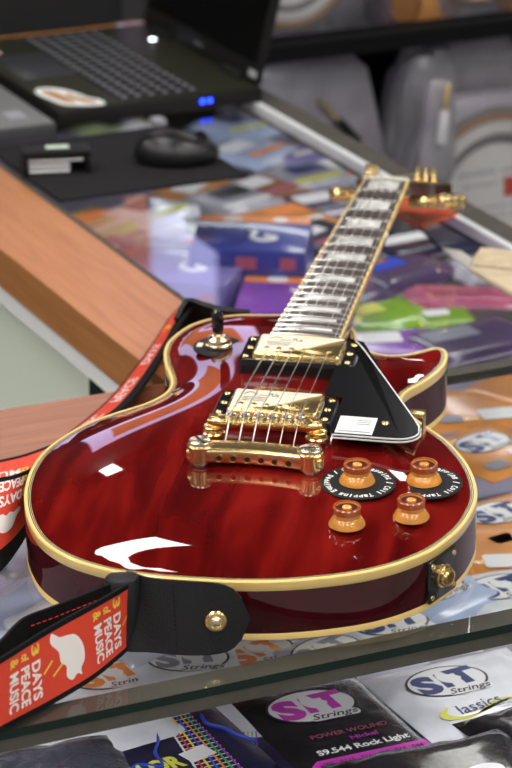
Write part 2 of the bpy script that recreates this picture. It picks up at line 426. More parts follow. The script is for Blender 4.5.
for k in (1, 3, 5, 7, 9, 12, 15, 17, 19, 21):
    ya = frety(k)+2.6; yb = frety(k-1)-2.6
    if k > 12: ya -= .8; yb += .8
    link('inlay', board_strip(lambda y: -hw(y)*.66, lambda y: hw(y)*.66, -1, .22, ya, yb, n=1), M['pearl'], guitar)
link('nut', board_strip(lambda y: -hw(y), lambda y: hw(y), -8, 1.6, 629, 635, n=1), M['bone'], guitar)
def neck_sec(y, depth, wid, zt):
    return [(wid*math.cos(a), y, zt-depth*abs(math.sin(a))**.8) for a in [PI*i/14 for i in range(15)]]
secs = []
for y, d in ((165, 40), (225, 36), (262, 30), (282, 20), (300, 17), (450, 16), (600, 15), (632, 15)):
    secs.append(neck_sec(y, d, hw(y)-.3, bz(y)-5.9))
v = [p for s_ in secs for p in s_]; f = []
for i in range(len(secs)-1):
    for j in range(14): f.append((i*15+j, i*15+j+1, (i+1)*15+j+1, (i+1)*15+j))
    f.append((i*15, (i+1)*15, (i+1)*15+14, i*15+14))
f.append(tuple(range(15))); f.append(tuple(range(7*15+14, 7*15-1, -1)))
link('neck', (v, f), M['neckwood'], guitar)
# headstock: own frame at the nut, angled back
HA = math.radians(16.5+4.2)
hs = bpy.data.objects.new('headstock', None)
HX = Matrix.Translation((0, 633, bz(633)-1.0)) @ Matrix.Rotation(-HA, 4, 'X')
half = [(21.5, 0), (22.5, 14), (31, 32), (36.5, 50), (38, 90), (40, 130), (43, 160), (43, 172), (36, 178), (24, 180), (12, 186), (4, 181), (0, 178)]
ho = half+[(-x, y) for x, y in half[-2::-1]]
ho = [(x, y) for x, y in ho]
link('headstock', MB().add(prism(ho, -14, -.5), HX), M['neckwood'], guitar, ang=30, label='angled headstock with brown lacquered edges')
link('headstock_facing', MB().add(prism(inset(ho, 1.8), -.5, .15), HX), M['black'], guitar, ang=30)
link('headstock_binding', MB().add(prism(ho, -2.4, -.02), HX), M['binding'], guitar, ang=30)
tn = []
for sx in (-1, 1):
    for i in range(3):
        y = 42+i*45; xp = sx*(24+i*2.5); tn.append((sx, i, xp, y))
        mb = MB().add(lathe([(6.5, 0), (6.5, 1.5), (5, 2.6), (3, 3), (3, 6), (2.4, 9), (3, 12), (3, 14)], 20, xp, y), HX)
        e = sx*(31+i*1.5)
        mb.add(rbox(min(xp-sx*7, xp+sx*11), max(xp-sx*7, xp+sx*11), y-8, y+8, -25, -14, 2), HX)
        mb.add(tube([(xp+sx*8, y, -18), (e+sx*12, y, -17)], 2.4, 10), HX)
        # tulip shaped button
        R = Matrix.Rotation(sx*PI/2, 4, 'Y')
        mb.add(lathe([(3.8, -2), (6, 0), (5, 2), (9, 6), (10.8, 12), (8.6, 16), (7, 18), (2, 19)], 16), HX @ Matrix.Translation((e+sx*10, y, -17)) @ R @ Matrix.Diagonal((.75, 1.3, 1, 1)))
        link('tuner', mb, M['gold'], guitar)
link('truss_rod_cover', MB().add(prism([(-11, 6), (11, 6), (9, 22), (3, 33), (0, 35), (-3, 33), (-9, 22)], .15, 1.6), HX), M['black'], guitar)

# ---- pickups
def pickup(cy, zt, lean):
    zt0 = topz(0, cy)
    X = Matrix.Translation((0, cy, 0))
    ring = rrect(90, 46, 3.5)
    lo = [(x, y) for x, y in ring]; zr = zt-4.5
    mb = MB(); n = len(lo)
    mb.v += [(x*1.01, y*1.01+cy, min(topz(x, y+cy), zr-2)-1.5) for x, y in lo]+[(x, y+cy, zr-.8) for x, y in lo]+[(x*.985, y*.98+cy, zr) for x, y in lo]
    for l in range(2):
        for k in range(n): mb.f.append((l*n+k, l*n+(k+1) % n, (l+1)*n+(k+1) % n, (l+1)*n+k))
    mb.f.append(tuple(range(2*n, 3*n)))
    pr = link('pickup_ring', mb, M['black'], guitar, ang=40)
    cov = rrect(69.5, 38.5, 3)
    mb = MB().add(prism([(x, y+cy) for x, y in cov], zr-2, zt, 1.6))
    pc = link('pickup_cover', mb, M['gold'], guitar, ang=60)
    for i in range(6):
        link('pole_screw', MB().add(lathe([(2.4, zt-.5), (2.4, zt+.3), (1.8, zt+.75)], 16, (i-2.5)*10, cy-9)), M['gold'], pc)
    for sx in (-1, 1):
        for dx, dy, r in ((40.5, 17, 2.3), (40.5, -17, 2.3), (39.8, 0, 2.6)):
            link('mounting_screw', lathe([(r+.3, zr-.3), (r+.3, zr+.3), (r*.7, zr+1.1), (.6, zr+1.2)], 16, sx*dx, cy+dy), M['gold'], pr)
    # printed protective film on the cover: wide on the bass side, sweeping to a point on the treble side
    low = [(-32.5, -16.5), (-20, -15.5), (-5, -11.5), (8, -4), (20, 6), (33, 15.5)]
    fl = [(x, y+cy) for x, y in [(-32.5, 17), *low, (33, 17)]]
    fm = link('protective_film', prism(fl, zt+.05, zt+.3), M['cream'], guitar, smooth=False, label='pale printed film stuck on the gold pickup cover')
    mb = MB()
    mb.add(tube([(-26, cy+8, zt+.4), (-22, cy+12, zt+.4), (-16, cy+12, zt+.4), (-17, cy+7, zt+.4), (-8, cy+8, zt+.4)], .35, 4))
    mb.add(tbox('PUs', 8, 6.5, -3, cy+9, zt+.36))
    for r_ in range(3): mb.add(tbox('MMMMMMMMMMM', 20-r_*1.5, 1.7, -17, cy+3.4-3*r_, zt+.36))
    mb.add(tbox('Pickup Humbucker', 22, 1.8, 12, cy+13, zt+.36))
    link('film_print', mb, M['ink'], fm, smooth=False)
pickup(151, 21.8, 0); pickup(43, 22.5, 0)

# ---- bridge
BZ = 29.0
def bar(x0, x1, yc, dy, z0, z1, r=2.5, bow=0, sk=0):
    n = 16; v = []; f = []; sec = rrect(dy, z1-z0, r, 0, 0, 3); m = len(sec)
    for i in range(n+1):
        x = x0+(x1-x0)*i/n; t = 2*i/n-1
        sc = 1 if abs(t) < .93 else max(.55, (1-((abs(t)-.93)/.07)**2*.45))
        for a, b in sec: v.append((x, yc+sk*t+a*sc+bow*(1-t*t), (z0+z1)/2+b*(sc if sc < 1 else 1)))
    for i in range(n):
        for j in range(m): f.append((i*m+j, i*m+(j+1) % m, (i+1)*m+(j+1) % m, (i+1)*m+j))
    f.append(tuple(range(m-1, -1, -1))); f.append(tuple(n*m+j for j in range(m)))
    return v, f
br = link('bridge', MB().add(bar(-42.5, 42.5, -1, 13, 20.5, 28, 2.5, 0, 2.2)), M['gold'], guitar, ang=40)
for i in range(6):
    x = (i-2.5)*10.3
    link('saddle', MB().add(rbox(x-3.6, x+3.6, -5.5+x*.05, 4.5+x*.05, 24, 30.4, .4)), M['gold_pale'], br)
    link('intonation_screw', MB().add(tube([(x, -7.6+x*.05, 25.2), (x, 5+x*.05, 25.2)], 1.7, 10)), M['gold'], br)
for sx in (-1, 1):
    yy = -1+sx*2
    link('bridge_post', MB().add(lathe([(4.2, topz(sx*37, 0)-2), (4.2, 12), (4.2, 22), (3.6, 28.5), (3.2, 29)], 20, sx*38.5, yy)), M['gold'], guitar)
    link('thumbwheel', MB().add(lathe([(7.6, 12.2), (8.6, 13), (8.6, 15.2), (7.6, 16)], 28, sx*38.5, yy)).add(lathe([(6.6, 18), (7.8, 18.8), (7.8, 20), (6.6, 20.6)], 28, sx*38.5, yy)), M['gold'], guitar)
# ---- stop tailpiece
TY = -42.0
tp = link('tailpiece', MB().add(bar(-50, 50, TY-1, 19, 10.5, 22.5, 3, 6, 0)).add(lathe([(9.6, 11.5), (9.6, 22.8), (8.6, 23.4)], 28, -41, TY)).add(lathe([(9.6, 11.5), (9.6, 22.8), (8.6, 23.4)], 28, 41, TY)), M['gold'], guitar, ang=45)
for sx in (-1, 1):
    link('stud', MB().add(lathe([(6.2, topz(sx*41, TY)-1), (6.2, 9.5), (8.4, 9.8), (8.4, 12.5), (4, 12.6), (4, 23), (8.2, 23.4), (8.6, 24.2), (8.2, 26.2), (7.0, 26.8)], 28, sx*41, TY)), M['gold_pale'], tp)
    link('stud_slot', MB().add(box(-7.2, 7.2, -1, 1, 26.5, 26.95), Matrix.Translation((sx*41, TY, 0)) @ Matrix.Rotation(-.9 if sx < 0 else .25, 4, 'Z')), M['gold_dark'], tp)
for i in range(6):
    x = (i-2.5)*10.3; yb = TY-1+6*(1-(x/50)**2)-9.3
    link('ball_end', MB().add(lathe([(3.3, 0), (3.3, .8), (2.3, .9), (2.0, -.6)], 16), Matrix.Translation((x, yb+.5, 15.6)) @ Matrix.Rotation(PI/2, 4, 'X')), M['gold'], tp)
    link('string_hole', MB().add(cyl(2.0, 0, 1.2, 14), Matrix.Translation((x, yb+.2, 15.6)) @ Matrix.Rotation(PI/2, 4, 'X')), M['gold_dark'], tp)
# ---- strings
for i in range(6):
    x = (i-2.5)*10.3; xn = (i-2.5)*7.0; r = (.68, .56, .45, .33, .27, .25)[i]
    sx, j = (-1, (0, 1, 2)[i]) if i < 3 else (1, (2, 1, 0)[i-3])
    px = sx*(24+j*2.5); py = 42+j*45
    hp = HX @ Vector((px-sx*2.5, py, 9))
    pts = [(x*.98, TY+13, 17.5), (x, -2+x*.05, 30.9), (xn, 632, bz(632)+2.0), tuple(hp)]
    link('string', tube(pts, r, 6), M['steel_string'], guitar)
# ---- pickguard
PGZ = 17.5
pg = [(33.5, 181), (39.5, 178), (47, 168), (108, 36)]
pg = [(33.5, 181), (40, 177), (47, 165), (58, 142), (106, 38), (111, 24), (112, 14), (108, 7), (101, 3.5), (90, 2.5), (50, 3), (47.5, 5), (47.5, 68), (38, 69), (32.5, 71), (32.5, 122), (38, 126), (47.5, 127), (47.5, 176), (40, 178)]
if sum(pg[i-1][0]*pg[i][1]-pg[i][0]*pg[i-1][1] for i in range(len(pg))) < 0: pg = pg[::-1]
pgo = link('pickguard', prism(pg, PGZ-.6, PGZ+.1), M['black'], guitar, smooth=False, label='glossy black pickguard with layered white edge')
def edge_line(off, z0, z1):
    path = [(40, 177), (47, 165), (58, 142), (106, 38), (111, 24), (112, 14), (108, 7), (101, 3.5), (90, 2.5), (50, 3)]
    path = crom(path, False, 4); v = []; f = []
    for i, (x, y) in enumerate(path):
        a = path[max(i-1, 0)]; b = path[min(i+1, len(path)-1)]; t = Vector((b[0]-a[0], b[1]-a[1])).normalized(); nx, ny = -t.y, t.x
        for o_, z in ((off, z0), (off+.9, z0), (off+.9, z1), (off, z1)): v.append((x+nx*o_, y+ny*o_, z))
    m = len(path)
    for i in range(m-1):
        for j in range(4): f.append((i*4+j, i*4+(j+1) % 4, (i+1)*4+(j+1) % 4, (i+1)*4+j))
    f += [(0, 1, 2, 3), tuple((m-1)*4+k for k in (3, 2, 1, 0))]
    return v, f
link('pickguard_edge', MB().add(edge_line(-.1, PGZ-.7, PGZ+.25)).add(edge_line(1.2, PGZ-2.6, PGZ-1.6)), M['white'], pgo)
link('pickguard_edge', MB().add(edge_line(.5, PGZ-1.6, PGZ-.7)), M['black'], pgo)
link('pickguard_screw', lathe([(3.2, PGZ), (3.2, PGZ+.4), (2.2, PGZ+1.2), (.8, PGZ+1.3)], 18, 86, 28), M['gold'], pgo)
stk = link('label_sticker', prism([(51, 5.5), (79, 5.5), (79, 35), (51, 35)], PGZ+.12, PGZ+.4), M['white'], pgo, smooth=False, label='white label sticker on the pickguard')
mb = MB()
for r_ in range(3): mb.add(tbox('MMMMMM', 11, 1.6, 70, 29-3.4*r_, PGZ+.46))
mb.add(tbox('MMMMMMMMMM', 24, 2, 65, 9, PGZ+.46))
link('label_print', mb, M['ink'], stk, smooth=False)
mb = MB()
for q in (rbox(95, 112, 48, 62, PGZ-3.6, PGZ-2.2, .4), rbox(110.6, 112, 48, 62, -8, PGZ-2.2, .4)): mb.add(q)
link('pickguard_bracket', mb, M['gold'], pgo)
# ---- toggle switch
tx, ty_ = -73, 188; tz = topz(tx, ty_)
slope = Matrix.Translation((tx, ty_, tz+.5))
tw = link('switch_washer', MB().add(lathe([(20.5, -.6), (20.5, .5), (20, .8)], 40), slope), M['matte_black'], guitar)
link('washer_print', MB().add(box(-17.5, -13, -4, 4, .82, .95), slope).add(box(13, 17.5, -4, 4, .82, .95), slope), M['cream'], tw, smooth=False)
link('switch_nut', MB().add(lathe([(10, .8), (11, 2), (11, 4), (9.8, 5), (8.2, 5.4), (10, 6), (9.6, 8), (5.5, 10), (3, 9.4)], 32), slope), M['gold_pale'], guitar)
link('switch_lever', MB().add(lathe([(1.8, 8), (1.8, 14)], 12), slope), M['gold'], guitar)
link('switch_tip', MB().add(lathe([(3.4, 13), (4.6, 16), (5.0, 24), (4.8, 30), (3.2, 33), (.8, 34)], 20), slope @ Matrix.Rotation(.10, 4, 'X')), M['black'], guitar)
# ---- knobs
def knob(x, y, disc):
    z = topz(x, y)
    if disc:
        X = Matrix.Translation((x+1, y-1, z+.9))
        d = link('coil_tap_sticker', MB().add(lathe([(27.5, -.5), (27.5, .3), (27, .5)], 48), X), M['matte_black'], guitar, label='round black sticker with white lettering under the knob')
        mb = MB(); s_ = 'Coil Tapping Equipped / Coil Tapping / '
        n = len(s_)
        for i, ch in enumerate(s_):
            if ch == ' ': continue
            a = math.radians(-12-360*i/n); h = 5.0 if ch in 'CTElitd/' else 3.9
            w = 1.1 if ch in 'li' else 2.9
            mb.add(tbox(ch, w, h, 22.7*math.cos(a), 22.7*math.sin(a), .62, a-PI/2, .03), X)
        link('sticker_lettering', mb, M['white'], d, smooth=False)
    b0 = z+1.2
    X = Matrix.Translation((x, y, b0))
    k = link('control_knob', MB().add(lathe([(12.2, 0), (13.2, .8), (13.0, 2.2), (10.4, 6.2), (9.6, 7.2), (9.4, 9.5), (9.9, 9.6), (9.9, 13.6), (9.2, 14.4), (8.2, 14.4), (8.0, 12.6), (7.9, 12.2)], 40), X), M['amber'], guitar, ang=30, label='translucent amber bell knob')
    link('knob_cap', MB().add(lathe([(8.2, 12.0), (8.2, 13.0), (3.6, 12.9)], 36), X), M['amber_dark'], k)
    link('knob_rim', MB().add(lathe([(10.05, 10.2), (10.1, 14.2), (9.4, 15.0), (8.3, 15.0), (8.1, 13.0)], 40, caps=False), X), M['amber_rim'], k)
    link('knob_center', MB().add(lathe([(3.6, 12.8), (3.5, 14.2), (2.6, 14.8)], 24), X), M['amber'], k)
    link('knob_shaft', MB().add(cyl(4, -1.2, 0, 16), X), M['gold_dark'], k)
knob(77, -53, True); knob(123, -32, True); knob(79, -113, False); knob(121, -86, False)
# ---- jack plate on the rim
ji = min(range(300), key=lambda i: (OUT[i][0]-146)**2+(OUT[i][1]+108)**2)
jp = Vector(OUT[ji]); jt = (Vector(OUT[(ji+3) % 300])-Vector(OUT[ji-3])).normalized(); jn = Vector((jt.y, -jt.x))
JX = Matrix(((jt.x, 0, jn.x, jp.x), (jt.y, 0, jn.y, jp.y), (0, 1, 0, -34.5), (0, 0, 0, 1)))
jk = link('jack_plate', MB().add(prism(rrect(36, 34, 3), -2.5, 1.6, .5), JX), M['black'], guitar, ang=40)
link('jack_nut', MB().add(lathe([(9, 1.6), (9, 2.6), (7.5, 3), (7.3, 5.5), (6.2, 6), (6, 8), (4.2, 8.2), (4, 5)], 6+18, caps=False), JX), M['gold'], jk)
link('jack_socket', MB().add(cyl(4.1, 2, 5.2, 20), JX), M['gold_dark'], jk)
for sx in (-1, 1):
    for sy in (-1, 1):
        link('jack_plate_screw', MB().add(lathe([(2.2, 1.5), (2.0, 2.3), (.8, 2.6)], 14, sx*13.5, sy*12.5), JX), M['gold'], jk)

# ================================================================== STRAP
strap = thing('guitar_strap', 'red printed guitar strap with black edges and black leather ends buttoned to the guitar', 'guitar strap', (0, 0, 0))
class Ribbon:
    def __init__(s, top, bot, flip=1):
        n = 60
        T = resample(crom(top, False, 8), n, False); B = resample(crom(bot, False, 8), n, False)
        s.T = [Vector(p) for p in T]; s.B = [Vector(p) for p in B]; s.n = n; s.flip = flip
        s.L = [0]
        for i in range(n-1): s.L.append(s.L[-1]+((s.T[i+1]+s.B[i+1])/2-(s.T[i]+s.B[i])/2).length)
    def p(s, d, t, off=0.0):                  # d mm along, t 0..1 from bottom to top
        L = s.L; d = max(0, min(L[-1]-1e-6, d)); i = int(np.searchsorted(L, d, side='right'))-1; i = min(i, s.n-2)
        k = (d-L[i])/(L[i+1]-L[i]); T = s.T[i].lerp(s.T[i+1], k); B = s.B[i].lerp(s.B[i+1], k)
        nrm = ((s.T[i+1]+s.B[i+1])-(s.T[i]+s.B[i])).cross(T-B).normalized()*s.flip
        return B.lerp(T, t)+nrm*off
    def strip(s, t0, t1, o0, o1, d0=0, d1=None, m=3):
        d1 = s.L[-1] if d1 is None else d1; N = max(4, int((d1-d0)/5)); v = []; f = []
        for i in range(N+1):
            d = d0+(d1-d0)*i/N
            v += [tuple(s.p(d, t0+(t1-t0)*j/m, o1)) for j in range(m+1)]+[tuple(s.p(d, t0+(t1-t0)*j/m, o0)) for j in range(m, -1, -1)]
        w = 2*(m+1)
        for i in range(N):
            for j in range(w): f.append((i*w+j, i*w+(j+1) % w, (i+1)*w+(j+1) % w, (i+1)*w+j))
        f.append(tuple(range(w-1, -1, -1))); f.append(tuple(N*w+j for j in range(w)))
        return v, f
    def art(s, vf, d, t, H, off, rot):        # flat art (mm, x right y up) laid at d,t turned by rot
        c, sn = math.cos(rot), math.sin(rot)
        return [tuple(s.p(d+x*c-y*sn, t+(x*sn+y*c)/H, off)) for x, y, *_ in vf[0]], vf[1]
def fix(o):
    bm = bmesh.new(); bm.from_mesh(o.data); bmesh.ops.recalc_face_normals(bm, faces=bm.faces); bm.to_mesh(o.data); bm.free(); return o
BIRD = crom([(1.3*x_, 1.3*y_) for x_, y_ in [(-13, 2), (-9, 8), (0, 11), (9, 9), (13, 4), (17, 3), (14, 0), (15, -5), (10, -8), (4, -6), (-1, -9), (-8, -8), (-17, -12), (-22, -9), (-16, -4)]], True, 4)
def bird_mesh(k=1.0):
    n = len(BIRD); v = [(x*k*q, y*k*q, 0) for q in (1, .75, .5, .25) for x, y in BIRD]+[(0, 0, 0)]
    f = [(l*n+i, l*n+(i+1) % n, (l+1)*n+(i+1) % n, (l+1)*n+i) for l in range(3) for i in range(n)]+[(3*n+i, 3*n+(i+1) % n, 4*n) for i in range(n)]
    return v, f
def printed(rib, anchors, H, turn, par):
    """the printed motif: three lines of lettering across the band, a white bird and a yellow stroke"""
    for d0 in anchors:
        w = MB(); y = MB()
        for k, (a, b) in enumerate((('3', 'DAYS'), ('of', 'PEACE'), ('&', 'MUSIC'))):
            dd = d0-k*11.5*turn; off = .75
            la = (9, 6.5, 8)[k]
            y.add(rib.art(tbox(a, la*.95, 8.6, -H*.31 if k != 0 else -H*.33, 0, 0, 0, .03), dd, .5, H, off, -PI/2*turn))
            w.add(rib.art(tbox(b, (30, 31, 31)[k]*H/58, 9.2, H*.08, 0, 0, 0, .035), dd, .5, H, off, -PI/2*turn))
        link('white_lettering', w, M['strap_white'], par, smooth=False); link('yellow_lettering', y, M['strap_yellow'], par, smooth=False)
        bird = bird_mesh(.95)
        link('bird_print', MB().add(rib.art(bird, d0-54*turn, .5, H, off, -PI/2*turn+.25)), M['strap_white'], par, smooth=False)
        for q in ((-9, 9, -.8, .8, d0-66*turn, .42, .5), (-6, 6, -.8, .8, d0+12*turn, .5, .6)):
            link('yellow_stroke', MB().add(rib.art(box(q[0], q[1], q[2], q[3], 0, .1), q[4], q[5], H, .65, q[6])), M['strap_yellow'], par, smooth=False)

ZT = 52
front = Ribbon([at(-60, 685, ZT), at(-25, 670, ZT), at(0, 658, ZT), at(48, 628, ZT), at(90, 605, ZT), at(115, 591, ZT), at(127, 584, ZT)],
               [at(-60, 765, 1), at(-25, 747, 1), at(0, 731, 1), at(48, 706, 1), at(90, 681, 1), at(115, 661, 1), at(127, 650, 1)])
fb = fix(link('printed_band', front.strip(.06, .94, -.8, .6), M['strap_red'], strap, label='red printed outer band'))
fix(link('edge_piping', MB().add(front.strip(0, .07, -1.1, 1.0)).add(front.strip(.93, 1, -1.1, 1.0)), M['web'], fb))
LF = front.L[-1]
printed(front, [LF-14, LF-14-90], 58, 1, fb)
back = Ribbon([at(-60, 672, ZT), at(-20, 655, ZT), at(0, 641, ZT), at(15, 625, ZT), at(27, 616, ZT), at(51, 607, ZT), at(89, 592, ZT), at(118, 580, ZT), at(132, 574, ZT)],
              [at(-60, 738, 1), at(-20, 722, 1), at(0, 708, 1), at(15, 692, 1), at(27, 683, 1), at(51, 674, 1), at(89, 658, 1), at(118, 646, 1), at(132, 640, 1)])
fix(link('inner_band', back.strip(0, 1, -1, 1), M['web'], strap, label='black webbing inner band'))
mb = MB()
for i in range(12): mb.add(tube([tuple(back.p(back.L[-1]-92+i*5, .84, 1.1)), tuple(back.p(back.L[-1]-92+i*5+3, .84, 1.1))], .3, 5))
link('red_stitching', mb, M['strap_red'], strap)
# leather tab over the tail button
tab_t = [at(120, 574, ZT), at(128, 571, ZT+1), at(150, 578, ZT), at(185, 581, ZT-1), at(215, 583, ZT-2), at(232, 588, ZT-6), at(243, 600, ZT-14), at(248.5, 616, 26)]
tab_b = [at(124, 650, 1), at(130, 652, 1), at(150, 652, 1), at(185, 655, 1), at(215, 654, 1), at(232, 649, 4), at(243, 637, 12), at(248.5, 620, 23)]
tab = Ribbon(tab_t, tab_b)
lt = fix(link('leather_tab', tab.strip(0, 1, -1.6, 1.6, m=8), M['leather'], strap, ang=60, label='black leather tab over the tail button'))
mb = MB()
for k in range(14): mb.add(tube([tuple(tab.p(38, .06+.065*k, 1.75)), tuple(tab.p(38, .06+.065*k+.035, 1.75))], .45, 5))
link('stitching', mb, M['black'], lt)
loop = [tuple(Vector(at(122+0, 582, ZT))*1), ]
a_ = Vector(at(128, 578, ZT)); lp = []
for k in range(13):
    a = 2*PI*k/12; lp.append((a_.x-4+9*math.cos(a), a_.y-2+6*math.sin(a)))
lo = crom([(a_.x-14, a_.y-9), (a_.x-3, a_.y-12), (a_.x+6, a_.y-6), (a_.x+7, a_.y+3), (a_.x-2, a_.y+7), (a_.x-14, a_.y+2)], True, 4)
fix(link('leather_fold', prism(lo, 1, ZT+2, 1.5), M['leather'], strap, ang=50))
# strap button through the tab
bpos = tab.p(tab.L[-1]*.74, .47, 1.6); bd = (tab.p(tab.L[-1]*.74, .47, 5)-bpos).normalized()
BX = Matrix.Translation(bpos) @ bd.to_track_quat('Z', 'Y').to_matrix().to_4x4()
sb = link('strap_button', MB().add(lathe([(4, -26), (4, 0), (7.2, .2), (7.4, 1.4), (6.2, 2.6), (4.4, 2.9), (3.6, 2.2)], 28), BX), M['gold'], strap, label='round gold strap button')
link('button_screw', MB().add(lathe([(3.5, 1.5), (3.5, 3), (1.6, 4), (.5, 4.2)], 18), BX), M['gold_pale'], sb)
# strap returning behind the lower bout (left edge of the picture)
r1 = Ribbon([at(-60, 492, 48), at(-25, 483, 48), at(0, 478, 48), at(20, 473, 46), at(40, 464, 40), at(60, 452, 30)],
            [at(-60, 618, 1), at(-25, 592, 1), at(0, 572, 1), at(20, 545, 1), at(42, 508, 1), at(70, 490, 1)])
rb = fix(link('printed_band', r1.strip(.22, .96, -.8, .6), M['strap_red'], strap, label='red printed band coming round behind the body'))
fix(link('edge_piping', MB().add(r1.strip(0, .24, -1.1, 1.0)).add(r1.strip(.95, 1, -1.1, 1.0)), M['web'], rb))
w = MB(); yv = MB(); D1 = r1.L[-1]
for k, (a, b, tt) in enumerate((('3', 'DAYS', .74), ('of', 'PEACE', .90))):
    yv.add(r1.art(tbox(a, 8.5, 10, 0, 0, 0, 0, .03), D1*(.50-.015*k), tt, 85, .9, PI)); w.add(r1.art(tbox(b, 32, 10, 0, 0, 0, 0, .035), D1*.50-22, tt, 85, .9, PI))
w.add(r1.art(bird_mesh(.7), D1*.37, .50, 85, 1.0, PI-.2))
link('white_lettering', w, M['strap_white'], rb, smooth=False); link('yellow_lettering', yv, M['strap_yellow'], rb, smooth=False)
r2 = Ribbon([at(-60, 475, 8), at(-25, 467, 8), at(0, 461, 8), at(25, 455, 8), at(50, 446, 8)],
            [at(-60, 503, 6), at(-25, 495, 6), at(0, 489, 6), at(25, 484, 6), at(50, 475, 6)])
rc = fix(link('printed_band', r2.strip(.06, .94, -.8, .6), M['strap_red'], strap, label='red printed band lying on the wooden counter edge'))
fix(link('edge_piping', MB().add(r2.strip(0, .08, -1.1, 1.0)).add(r2.strip(.92, 1, -1.1, 1.0)), M['web'], rc))
w = MB(); L2 = r2.L[-1]; w.add(r2.art(tbox('MUSIC', 40, 12, 0, 0, 0), L2*.5, .45, 60, .8, PI)); link('white_lettering', w, M['strap_white'], rc, smooth=False)
yv = MB().add(r2.art(tbox('of', 11, 12, 0, 0, 0), L2*.72, .45, 60, .8, PI)); link('yellow_lettering', yv, M['strap_yellow'], rc, smooth=False)
# strap running up beside the waist to the upper horn
r3 = Ribbon([at(66, 443, 32), at(100, 424, 36), at(128, 405, 40), at(150, 377, 42), at(168, 347, 44), at(181, 322, 46), at(194, 304, 48)],
            [at(50, 447, 1), at(80, 425, 1), at(108, 401, 1), at(134, 370, 1), at(155, 341, 1), at(170, 318, 2), at(184, 303, 10)], -1)
rd = fix(link('printed_band', r3.strip(0.05, .72, -.8, .6), M['strap_red'], strap, label='red printed band rising beside the waist of the body'))
fix(link('edge_piping', MB().add(r3.strip(.70, 1, -1.3, 1.2)).add(r3.strip(0, .06, -1, .9)), M['web'], rd))
w = MB(); yv = MB(); L3_ = r3.L[-1]
for q, (s_, wd) in enumerate((('3', 14), ('DAYS', 48), ('PEACE', 55), ('MUSIC', 50))):
    (yv if q == 0 else w).add(r3.art(tbox(s_, wd, 22, 0, 0, 0), L3_*(.84, .64, .38, .13)[q], .38, 60, .9, 0)); 
link('white_lettering', w, M['strap_white'], rd, smooth=False); link('yellow_lettering', yv, M['strap_yellow'], rd, smooth=False)
lh = Ribbon([at(176, 318, 44), at(184, 303, 52), at(190, 299, 56), at(205, 304, 54), at(225, 309, 50), at(250, 311, 46)],
            [at(184, 345, 8), at(190, 335, 6), at(196, 333, 5), at(210, 340, 5), at(228, 345, 5), at(250, 348, 5)])
fix(link('leather_end', lh.strip(0, 1, -2, 2, m=6), M['leather'], strap, ang=60, label='black leather end at the upper horn'))

# ================================================================== COUNTERS
def unbox(u0, u1, n0, n1, z0, z1):
    v, f = box(u0, u1, n0, n1, z0, z1); return [un(*p) for p in v], f
NF = -215.0; NG = 220.0; NW = 322.0; UO = 61.0; UI = 160.0; UR = 524.0; NEND = 1458.0
near = thing('display_counter', 'glass-topped display counter in front, with bronze front rail and brown wood strip at its back', 'counter', (0, 0, 0))
link('glass_top', unbox(-900, 900, NF+.6, NG+14, -6.4, 0), M['glass'], near, smooth=False)
link('glass_edge', unbox(-900, 900, NF, NF+.6, -6.4, 0.02), M['glass_edge'], near, smooth=False, label='dark green polished glass edge')
link('front_rail', unbox(-900, 900, NF+.8, NF+34, -16, -6.6), M['rail'], near, smooth=False)
link('shelf', unbox(-900, 900, NF-90, NG+10, -136, -128), M['shelf'], near, smooth=False)
link('wood_strip', unbox(-900, UI, NG, NW, -38, .1), M['near_wood'], near, smooth=False)
link('seam_bar', unbox(UI, 900, NG+14, NG+30, -8, .3), M['rail'], near, smooth=False)
link('base_panel', unbox(-900, 900, NF-90, NG+10, -895, -137), M['wall_dark'], near, smooth=False)
far = thing('display_counter', 'glass-topped display counter running away to the laptops, with orange wood strip along its left', 'counter', (0, 0, 0))
link('glass_top', unbox(UI, UR-12, NG+30.5, NEND, -6.4, 0), M['glass'], far, smooth=False)
link('side_rail', unbox(UR-12, UR+26, NG+30.5, NEND+60, -16, -1), M['rail'], far, smooth=False, label='dull metal rail along the right side')
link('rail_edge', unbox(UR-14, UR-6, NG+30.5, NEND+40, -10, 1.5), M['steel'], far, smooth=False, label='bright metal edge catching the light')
link('left_edge_trim', unbox(UI-1, UI+4, NG+30.5, NEND, -6, 1.0), M['rail'], far, smooth=False)
link('shelf', unbox(UI, UR+20, NG+31, NEND+40, -136, -128), M['dark_shelf'], far, smooth=False)
link('wood_strip', unbox(UO, UI-1.5, NW+.4, NEND+50, -40, .2), M['counter_wood'], far, smooth=False)
link('end_strip', unbox(UI-1.5, UR+26, NEND+.5, NEND+46, -40, .3), M['counter_wood'], far, smooth=False)
link('trim_board', unbox(UO+3, UO+22, NW+60, NEND+40, -60, -40.2), M['white_trim'], far, smooth=False)
link('back_panel', unbox(UO+30, UO+36, 542, NEND+40, -880, -60.3), M['panel_green'], far, smooth=False)
link('corner_post', unbox(UO+14, UO+30, 515, 535, -880, -60.3), M['dark_green'], far, smooth=False)
link('inner_panel', unbox(UO+80, UO+86, NW+10, 700, -880, -60.3), M['panel_green'], far, smooth=False)
link('end_panel', unbox(UI+20, UR, NW+5, NW+11, -880, -127), M['white_trim'], far, smooth=False)

